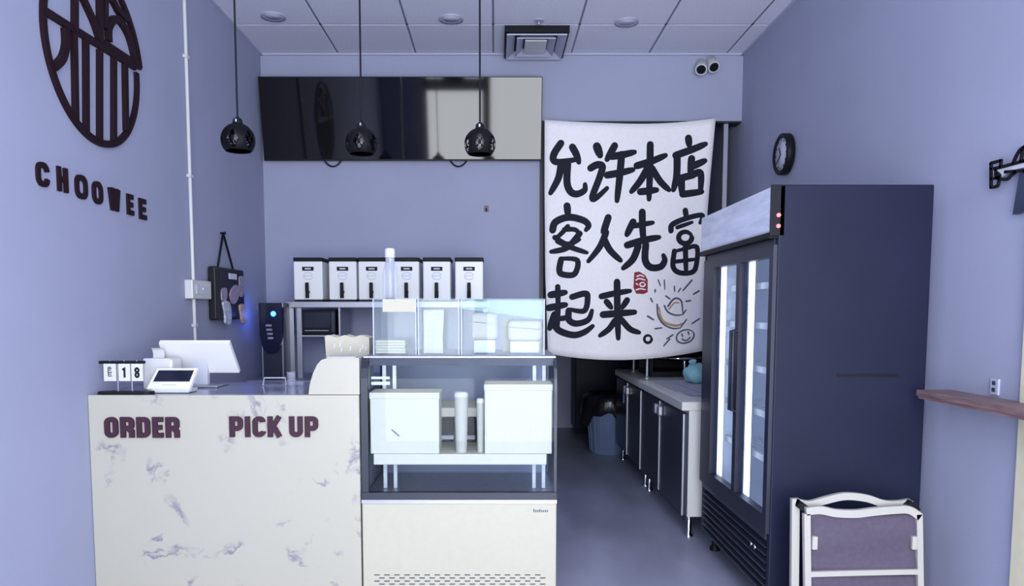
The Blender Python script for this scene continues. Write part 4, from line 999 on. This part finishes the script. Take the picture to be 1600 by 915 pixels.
strokes(CH, 'A', [[8, (1010, 688), (1016, 735)], [8, (912, 828), (922, 785), (1010, 745), (1120, 722), (1108, 775)], [6, (955, 805), (1055, 770)], [7.5] + [(x, y, 'B') for x, y in ringpts(962, 45, 42, 38)],
                  [7.5, (892, 132, 'B'), (882, 230, 'B'), (920, 272, 'B'), (1000, 272, 'B'), (1030, 230, 'B'), (1036, 108, 'B'), (960, 118, 'B'), (892, 135, 'B')], [7.5, (962, 90, 'B'), (966, 268, 'B')], [6, (892, 202, 'B'), (1028, 186, 'B')]])
strokes(CH, 'B', [[(85, 418), (178, 402)], [8, (130, 365), (132, 500)], [(72, 502), (180, 482)], [8.5, (130, 500), (126, 640)], [(110, 545), (78, 635)], [8, (150, 572), (205, 562)],
                  [10, (100, 598), (140, 650), (230, 678), (300, 660), (355, 620)], [9, (222, 432), (300, 410), (322, 430), (302, 520), (205, 512)], [9.5, (200, 520), (202, 580), (250, 604), (325, 580), (350, 520)]])
strokes(CH, 'B', [[9, (412, 428), (500, 408), (600, 392)], [9, (445, 462), (475, 500)], [9, (580, 452), (548, 500)], [(422, 546), (630, 530)], [10, (514, 335), (516, 520), (522, 700)], [9, (500, 585), (460, 640), (402, 682)], [9, (542, 578), (600, 640), (660, 662)]])
strokes('full_stop', 'B', [[4.2] + ringpts(718, 705, 24, 24)])
# red seal with pale scribble
m = MB(); sp_ = [wpt(bk(p, 'B')) for p in ((628, 272), (660, 266), (700, 290), (716, 320), (716, 400), (690, 412), (640, 410), (622, 370))]
m.poly([tuple(v) for v in sp_], bplace, .0010, .0020); m.build('seal', M['red'], bn)
strokes('seal_mark', 'B', [[2, (645, 298), (668, 290), (692, 300)], [2, (638, 322), (662, 312), (700, 322)], [2] + ringpts(682, 350, 17, 13), [2, (640, 345), (652, 352)], [2, (640, 385), (668, 378), (702, 384)]], 'linen', h=(.0022, .003))
strokes('ingot_drawing', 'B', [[2.6, (778, 480), (785, 555), (820, 608), (880, 636), (930, 632)], [2.6, (825, 488), (850, 530), (900, 550), (945, 545)], [2.8, (848, 492), (880, 450), (908, 440), (936, 462), (944, 535)], [2.4, (835, 425), (862, 445)], [2.2, (945, 545), (965, 515)]], 'greyink')
strokes('ingot_shading', 'B', [[3.5, (795, 545), (825, 595), (900, 618), (950, 600)], [2.5, (790, 500), (800, 550)], [2.5, (855, 510), (890, 470), (920, 470)]], 'gold', h=(.0010, .0018))
for st_ in [[2, (785, 320), (800, 360)], [2, (825, 322), (828, 382)], [2, (890, 362), (892, 396)], [2.6, (1003, 322), (945, 390)], [2.6, (1048, 392), (1012, 414)], [2.6, (965, 460), (995, 455)], [2.6, (765, 385), (764, 400)],
                           [2.4, (735, 440), (748, 465)], [2.8, (716, 556), (755, 580)], [2.4, (765, 638), (810, 632)], [2.4, (880, 678), (840, 705)], [2.4, (860, 705), (822, 750)], [2.4, (1050, 573), (1002, 605)], [2, (968, 578), (930, 630)], [2, (930, 375), (915, 400)]]:
    strokes('ray_mark', 'B', [st_], 'greyink')
strokes('coin_drawing', 'B', [[2.4] + [(960 + 58 * math.cos(a) * math.cos(-.35) - 42 * math.sin(a) * math.sin(-.35), 688 + 58 * math.cos(a) * math.sin(-.35) + 42 * math.sin(a) * math.cos(-.35)) for a in [k * math.pi / 10 for k in range(21)]],
                              [2.2, (938, 672), (945, 690)], [2.2, (978, 658), (985, 676)], [2.2, (940, 705), (965, 715), (995, 692)]], 'greyink')

# ================================================================== UNDERCOUNTER FRIDGES and back room
ux = 1.14; uz = .85
def under(y0, y1, label, front):
    t = thing('undercounter_fridge', ((ux + 1.93) / 2, (y0 + y1) / 2, 0), label, 'fridge', 'undercounter fridges')
    B(ux + .03, 1.93, y0, y1, .14, uz - .055, .004).build('body', M['enamel'], t)  # steel end and worktop coloured pale to stand in for window light
    B(ux - .015, 1.935, y0 - .005, y1 + .005, uz - .055, uz, .006).build('worktop', M['enamel'], t)
    n = 2; w_ = (y1 - y0) / n
    for k in range(n):
        d = B(ux, ux + .03, y0 + k * w_ + .008, y0 + (k + 1) * w_ - .008, .15, uz - .075, .004).build('door', M['darksteel'], t)
        for hy_ in ((y0 + k * w_ + .06,) if k else (y0 + w_ - .06,)):
            m = MB(); m.rbox(ux - .03, ux + .002, hy_ - .03, hy_ + .03, uz - .17, uz - .10, .01); m.build('handle', M['steel'], d)
        B(ux - .006, ux + .004, y0 + k * w_ + .0, y0 + k * w_ + .008, .15, uz - .075).build('edge_strip', M['steel'], d)
    for x in (ux + .06, 1.87):
        for y in (y0 + .07, y1 - .07): MB().lathe([(.028, 0), (.028, .012), (.018, .02), (.018, .14)], (x, y, 0), 14).build('leg', M['chrome'], t)
    return t
u1 = under(4.50, 5.83, 'dark-doored undercounter fridge with a bright steel end, just beyond the tall cooler', True)
u2 = under(5.845, 7.05, 'dark-doored undercounter fridge standing under the banner by the bin', False)
B(ux - .004, ux, 6.62, 6.68, .58, .66).build('sticker', M['blue'], u2, 'light blue sticker')
# things on the worktop
gtr = thing('paper_sheets', (1.5, 5.3, uz), 'grey paper sheets lying on the undercounter fridge worktop', 'paper')
for k, (x0, x1, y0, y1) in enumerate(((1.22, 1.8, 5.05, 5.75), (1.25, 1.72, 4.8, 5.3), (1.35, 1.85, 4.95, 5.6))):
    B(x0, x1, y0, y1, uz + .001 + .003 * k, uz + .004 + .003 * k).build('sheet', M['greytray'], gtr)
ap = thing('griddle_stand', (1.55, 6.45, uz), 'black two-tier griddle stand with a round steel plate under the banner', 'griddle')
gx0, gx1 = 1.28, 1.86
B(gx0, gx1, 6.2, 6.7, uz, uz + .045, .006).build('base', M['black'], ap)
B(gx0, gx1, 6.66, 6.7, uz + .045, uz + .42).build('back_plate', M['black'], ap)
MB().lathe([(0, .0), (.19, .0), (.21, .016), (.21, .03), (.05, .045), (0, .045)], ((gx0 + gx1) / 2, 6.44, uz + .13), 32).build('round_plate', M['chrome'], ap)
MB().lathe([(.022, .17), (.022, .20), (.012, .215), (0, .22)], ((gx0 + gx1) / 2, 6.44, uz), 16).build('knob', M['chrome'], ap)
MB().tube([((gx0 + gx1) / 2 + .02, 6.30, uz + .03), ((gx0 + gx1) / 2 + .02, 6.30, uz + .13)], .012, 10).build('column', M['chrome'], ap)
B(gx0, gx1, 6.2, 6.7, uz + .25, uz + .30, .004).build('upper_tier', M['black'], ap)
for x in (gx0, gx1 - .02): B(x, x + .02, 6.2, 6.22, uz + .045, uz + .25).build('post', M['black'], ap)
tq = at(1083, 588, 5.6)
tbg = thing('teal_bag', (tq.x, 5.6, uz), 'crumpled pale teal plastic bag on the worktop beside the cooler', 'bag')
b = bmesh.new(); bmesh.ops.create_icosphere(b, subdivisions=3, radius=1.0)
for v in b.verts:
    n_ = 1 + .10 * math.sin(v.co.x * 7 + v.co.z * 5) + .07 * math.sin(v.co.y * 9 + 2) + .05 * math.sin(v.co.z * 13)
    v.co *= n_; v.co.x *= .095; v.co.y *= .09; v.co.z *= .085; v.co.z = max(v.co.z, -.06)
b.verts.index_update(); zmin = min(v.co.z for v in b.verts)
MB().add([v.co + Vector((tq.x + .02, 5.6, uz - zmin + .012)) for v in b.verts], [[v.index for v in f.verts] for f in b.faces], True).build('bag', M['teal'], tbg); b.free()
MB().tube([(tq.x, 5.6, uz + .14), (tq.x - .01, 5.59, uz + .175)], [.02, .03], 10).build('knot', M['teal'], tbg)
for px, lb in ((990, 'thin steel pole standing by the bin at the end of the undercounter fridges'), (1011, 'thin steel pole rising from the undercounter fridge edge')):
    Yq = 6.75 if px < 1000 else 6.05; q_ = at(px, 575, Yq)
    t = thing('steel_pole', (max(q_.x, ux + .02), Yq, uz), lb, 'pole')
    xx = max(q_.x, ux + .02)
    MB().tube([(xx, Yq, uz), (xx, Yq, 2.6)], .012, 10).build('rod', M['steel'], t)
    MB().lathe([(.03, 0), (.03, .012), (.014, .02)], (xx, Yq, uz), 14).build('base', M['steel'], t)
# bin
bc_ = at(950, 690, 7.35); bxc = bc_.x
bi = thing('waste_bin', (bxc, 7.35, 0), 'blue-grey round waste bin lined with a black bag in the passage', 'bin')
MB().lathe([(.165, 0), (.175, .01), (.215, .50), (.225, .51), (.225, .53), (.20, .53)], (bxc, 7.35, 0), 30).build('bucket', M['bin'], bi)
for k in range(10):
    a = math.pi + k * math.pi / 9
    MB().tube([(bxc + .177 * math.cos(a), 7.35 + .177 * math.sin(a), .02), (bxc + .212 * math.cos(a), 7.35 + .212 * math.sin(a), .46)], .005, 6).build('rib', M['bin'], bi)
b = MB(); n = 40; prof = [(.10, .56), (.19, .60), (.235, .56), (.245, .46), (.25, .36), (.235, .35)]
vs = []; 
for i, (r, zz) in enumerate(prof):
    for k in range(n):
        a = 2 * math.pi * k / n; w_ = 1 + .06 * math.sin(5 * a + i) + .05 * math.sin(9 * a + 2 * i); drop = (.07 * math.sin(3 * a + 1) + .03 * math.sin(7 * a)) * (i >= 3)
        vs.append((bxc + r * w_ * math.cos(a) - .03 * (i in (2, 3, 4)) * (math.cos(a) < -.3), 7.35 + r * w_ * math.sin(a), zz + drop))
fs = [(i * n + k, i * n + (k + 1) % n, (i + 1) * n + (k + 1) % n, (i + 1) * n + k) for i in range(len(prof) - 1) for k in range(n)]
b.add(vs, fs, True); b.add(vs[:n], [list(range(n))]); b.build('bin_bag', M['bag'], bi)
# dark cupboard at the end of the back room
q0, q1 = at(899, 600, 8.4).x, 1.9
kb = thing('storage_cupboard', ((q0 + q1) / 2, 8.6, 0), 'tall dark storage cupboard at the end of the back room', 'cupboard')
B(q0, q1, 8.42, 8.86, .06, 2.1, .006).build('body', M['navy'], kb)
for k in range(2):
    w_ = (q1 - q0) / 2; d = B(q0 + k * w_ + .006, q0 + (k + 1) * w_ - .006, 8.40, 8.42, .08, 2.08, .004).build('door', M['navy'], kb)
    hx = q0 + w_ + (-.06 if k == 0 else .06); MB().tube([(hx, 8.385, .95), (hx, 8.385, 1.15)], .01, 8).build('handle', M['steel'], d)
B(q0 + .02, q1 - .02, 8.44, 8.84, 0, .06).build('plinth', M['black'], kb)

# ================================================================== FOLDED CHAIR leaning by the cooler
Yc1 = 3.02
fc_ = thing('folding_chair', (at(1340, 850, Yc1).x, Yc1, 0), 'folded ivory-framed chair with taupe canvas standing against the navy cooler', 'chair')
def cpx(x, y, Y=Yc1): return at(1220 + x * .2375, 740 + y * .2375, Y)
def post(pts, w_, name='leg', d=.022, Y=Yc1):
    q_ = [cpx(x, y, Y) for x, y in pts]; e0, e1 = q_[-2], q_[-1]
    lo = e1 + (e1 - e0) * ((0 - e1.z) / (e1.z - e0.z)); lo.z = 0
    m = MB(); P_ = [(v.x, v.z) for v in q_] + [(lo.x, 0)]
    m.ribbon(P_, w_, lambda u, v, h: Vector((u, Y + h, v)), 0, d); return m.build(name, M['ivory'], fc_)
post([(100, 165), (95, 700)], .032, Y=Yc1 + .05)
post([(175, 265), (180, 700)], .026)
post([(915, 268), (922, 700)], .024)
post([(855, 180), (870, 700)], .020, Y=Yc1 + .06)
def rail(pts, w_, name, Y, d=.02, sm=True):
    q_ = [Vector((v.x, v.z)) for v in (cpx(x, y, Y) for x, y in pts)]
    return MB().ribbon(smooth(q_, 6) if sm else q_, w_, lambda u, v, h: Vector((u, Y + h, v)), 0, d).build(name, M['ivory'], fc_)
rail([(100, 185), (190, 203), (300, 175), (400, 152), (480, 150), (580, 165), (680, 198), (770, 202), (855, 190)], .030, 'top_rail', Yc1 + .05)
rail([(170, 250), (260, 240), (370, 260), (500, 264), (620, 250), (760, 238), (850, 240), (920, 285)], .032, 'back_rail', Yc1)
for a_, b2_ in (((130, 205), (215, 265)), ((845, 195), (905, 250))):
    q_ = [Vector((v.x, v.z)) for v in (cpx(*a_, Yc1 + .02), cpx(*b2_, Yc1 + .02))]
    MB().ribbon(q_, .03, lambda u, v, h: Vector((u, Yc1 + .02 + h, v)), 0, .03).build('hinge', M['black'], fc_)
def canvas(y0, y1, Y, wv):
    m = MB(); n, k_ = 16, 10; vs = []
    for s_ in (0, .004):
        for j in range(k_ + 1):
            for i in range(n + 1):
                u = i / n; f = j / k_; p = cpx(195 + (905 - 195) * u, y0 + (y1 - y0) * f + (wv * 4 * u * (1 - u) * (1 - f)), Y)
                vs.append((p.x, Y + s_ + .006 * math.sin(f * 9 + u * 2), p.z))
    N_ = (n + 1) * (k_ + 1); fs = []
    for j in range(k_):
        for i in range(n):
            a = j * (n + 1) + i; fs += [(a, a + 1, a + n + 2, a + n + 1), (N_ + a, N_ + a + n + 1, N_ + a + n + 2, N_ + a + 1)]
    rim = list(range(n + 1)) + [j * (n + 1) + n for j in range(1, k_ + 1)] + [k_ * (n + 1) + i for i in range(n - 1, -1, -1)] + [j * (n + 1) for j in range(k_ - 1, 0, -1)]
    for k in range(len(rim)): a, b2_ = rim[k], rim[(k + 1) % len(rim)]; fs.append((a, b2_, N_ + b2_, N_ + a))
    return m.add(vs, fs, True)
canvas(262, 640, Yc1 + .012, 14).build('back_canvas', M['taupe'], fc_)
canvas(672, 1250, Yc1 + .012, 0).build('seat_canvas', M['taupe'], fc_)
rail([(195, 662), (550, 652), (905, 645)], .022, 'cross_rail', Yc1 - .002)
rail([(195, 1262), (550, 1262), (905, 1262)], .024, 'cross_rail', Yc1 - .002)
for x in (225, 882):
    p = cpx(x, 455, Yc1 - .006); MB().rbox(p.x - .011, p.x + .011, Yc1 - .01, Yc1 + .01, p.z - .028, p.z + .028, .004).build('bracket', M['ivory'], fc_)
print('objects', len(bpy.data.objects))
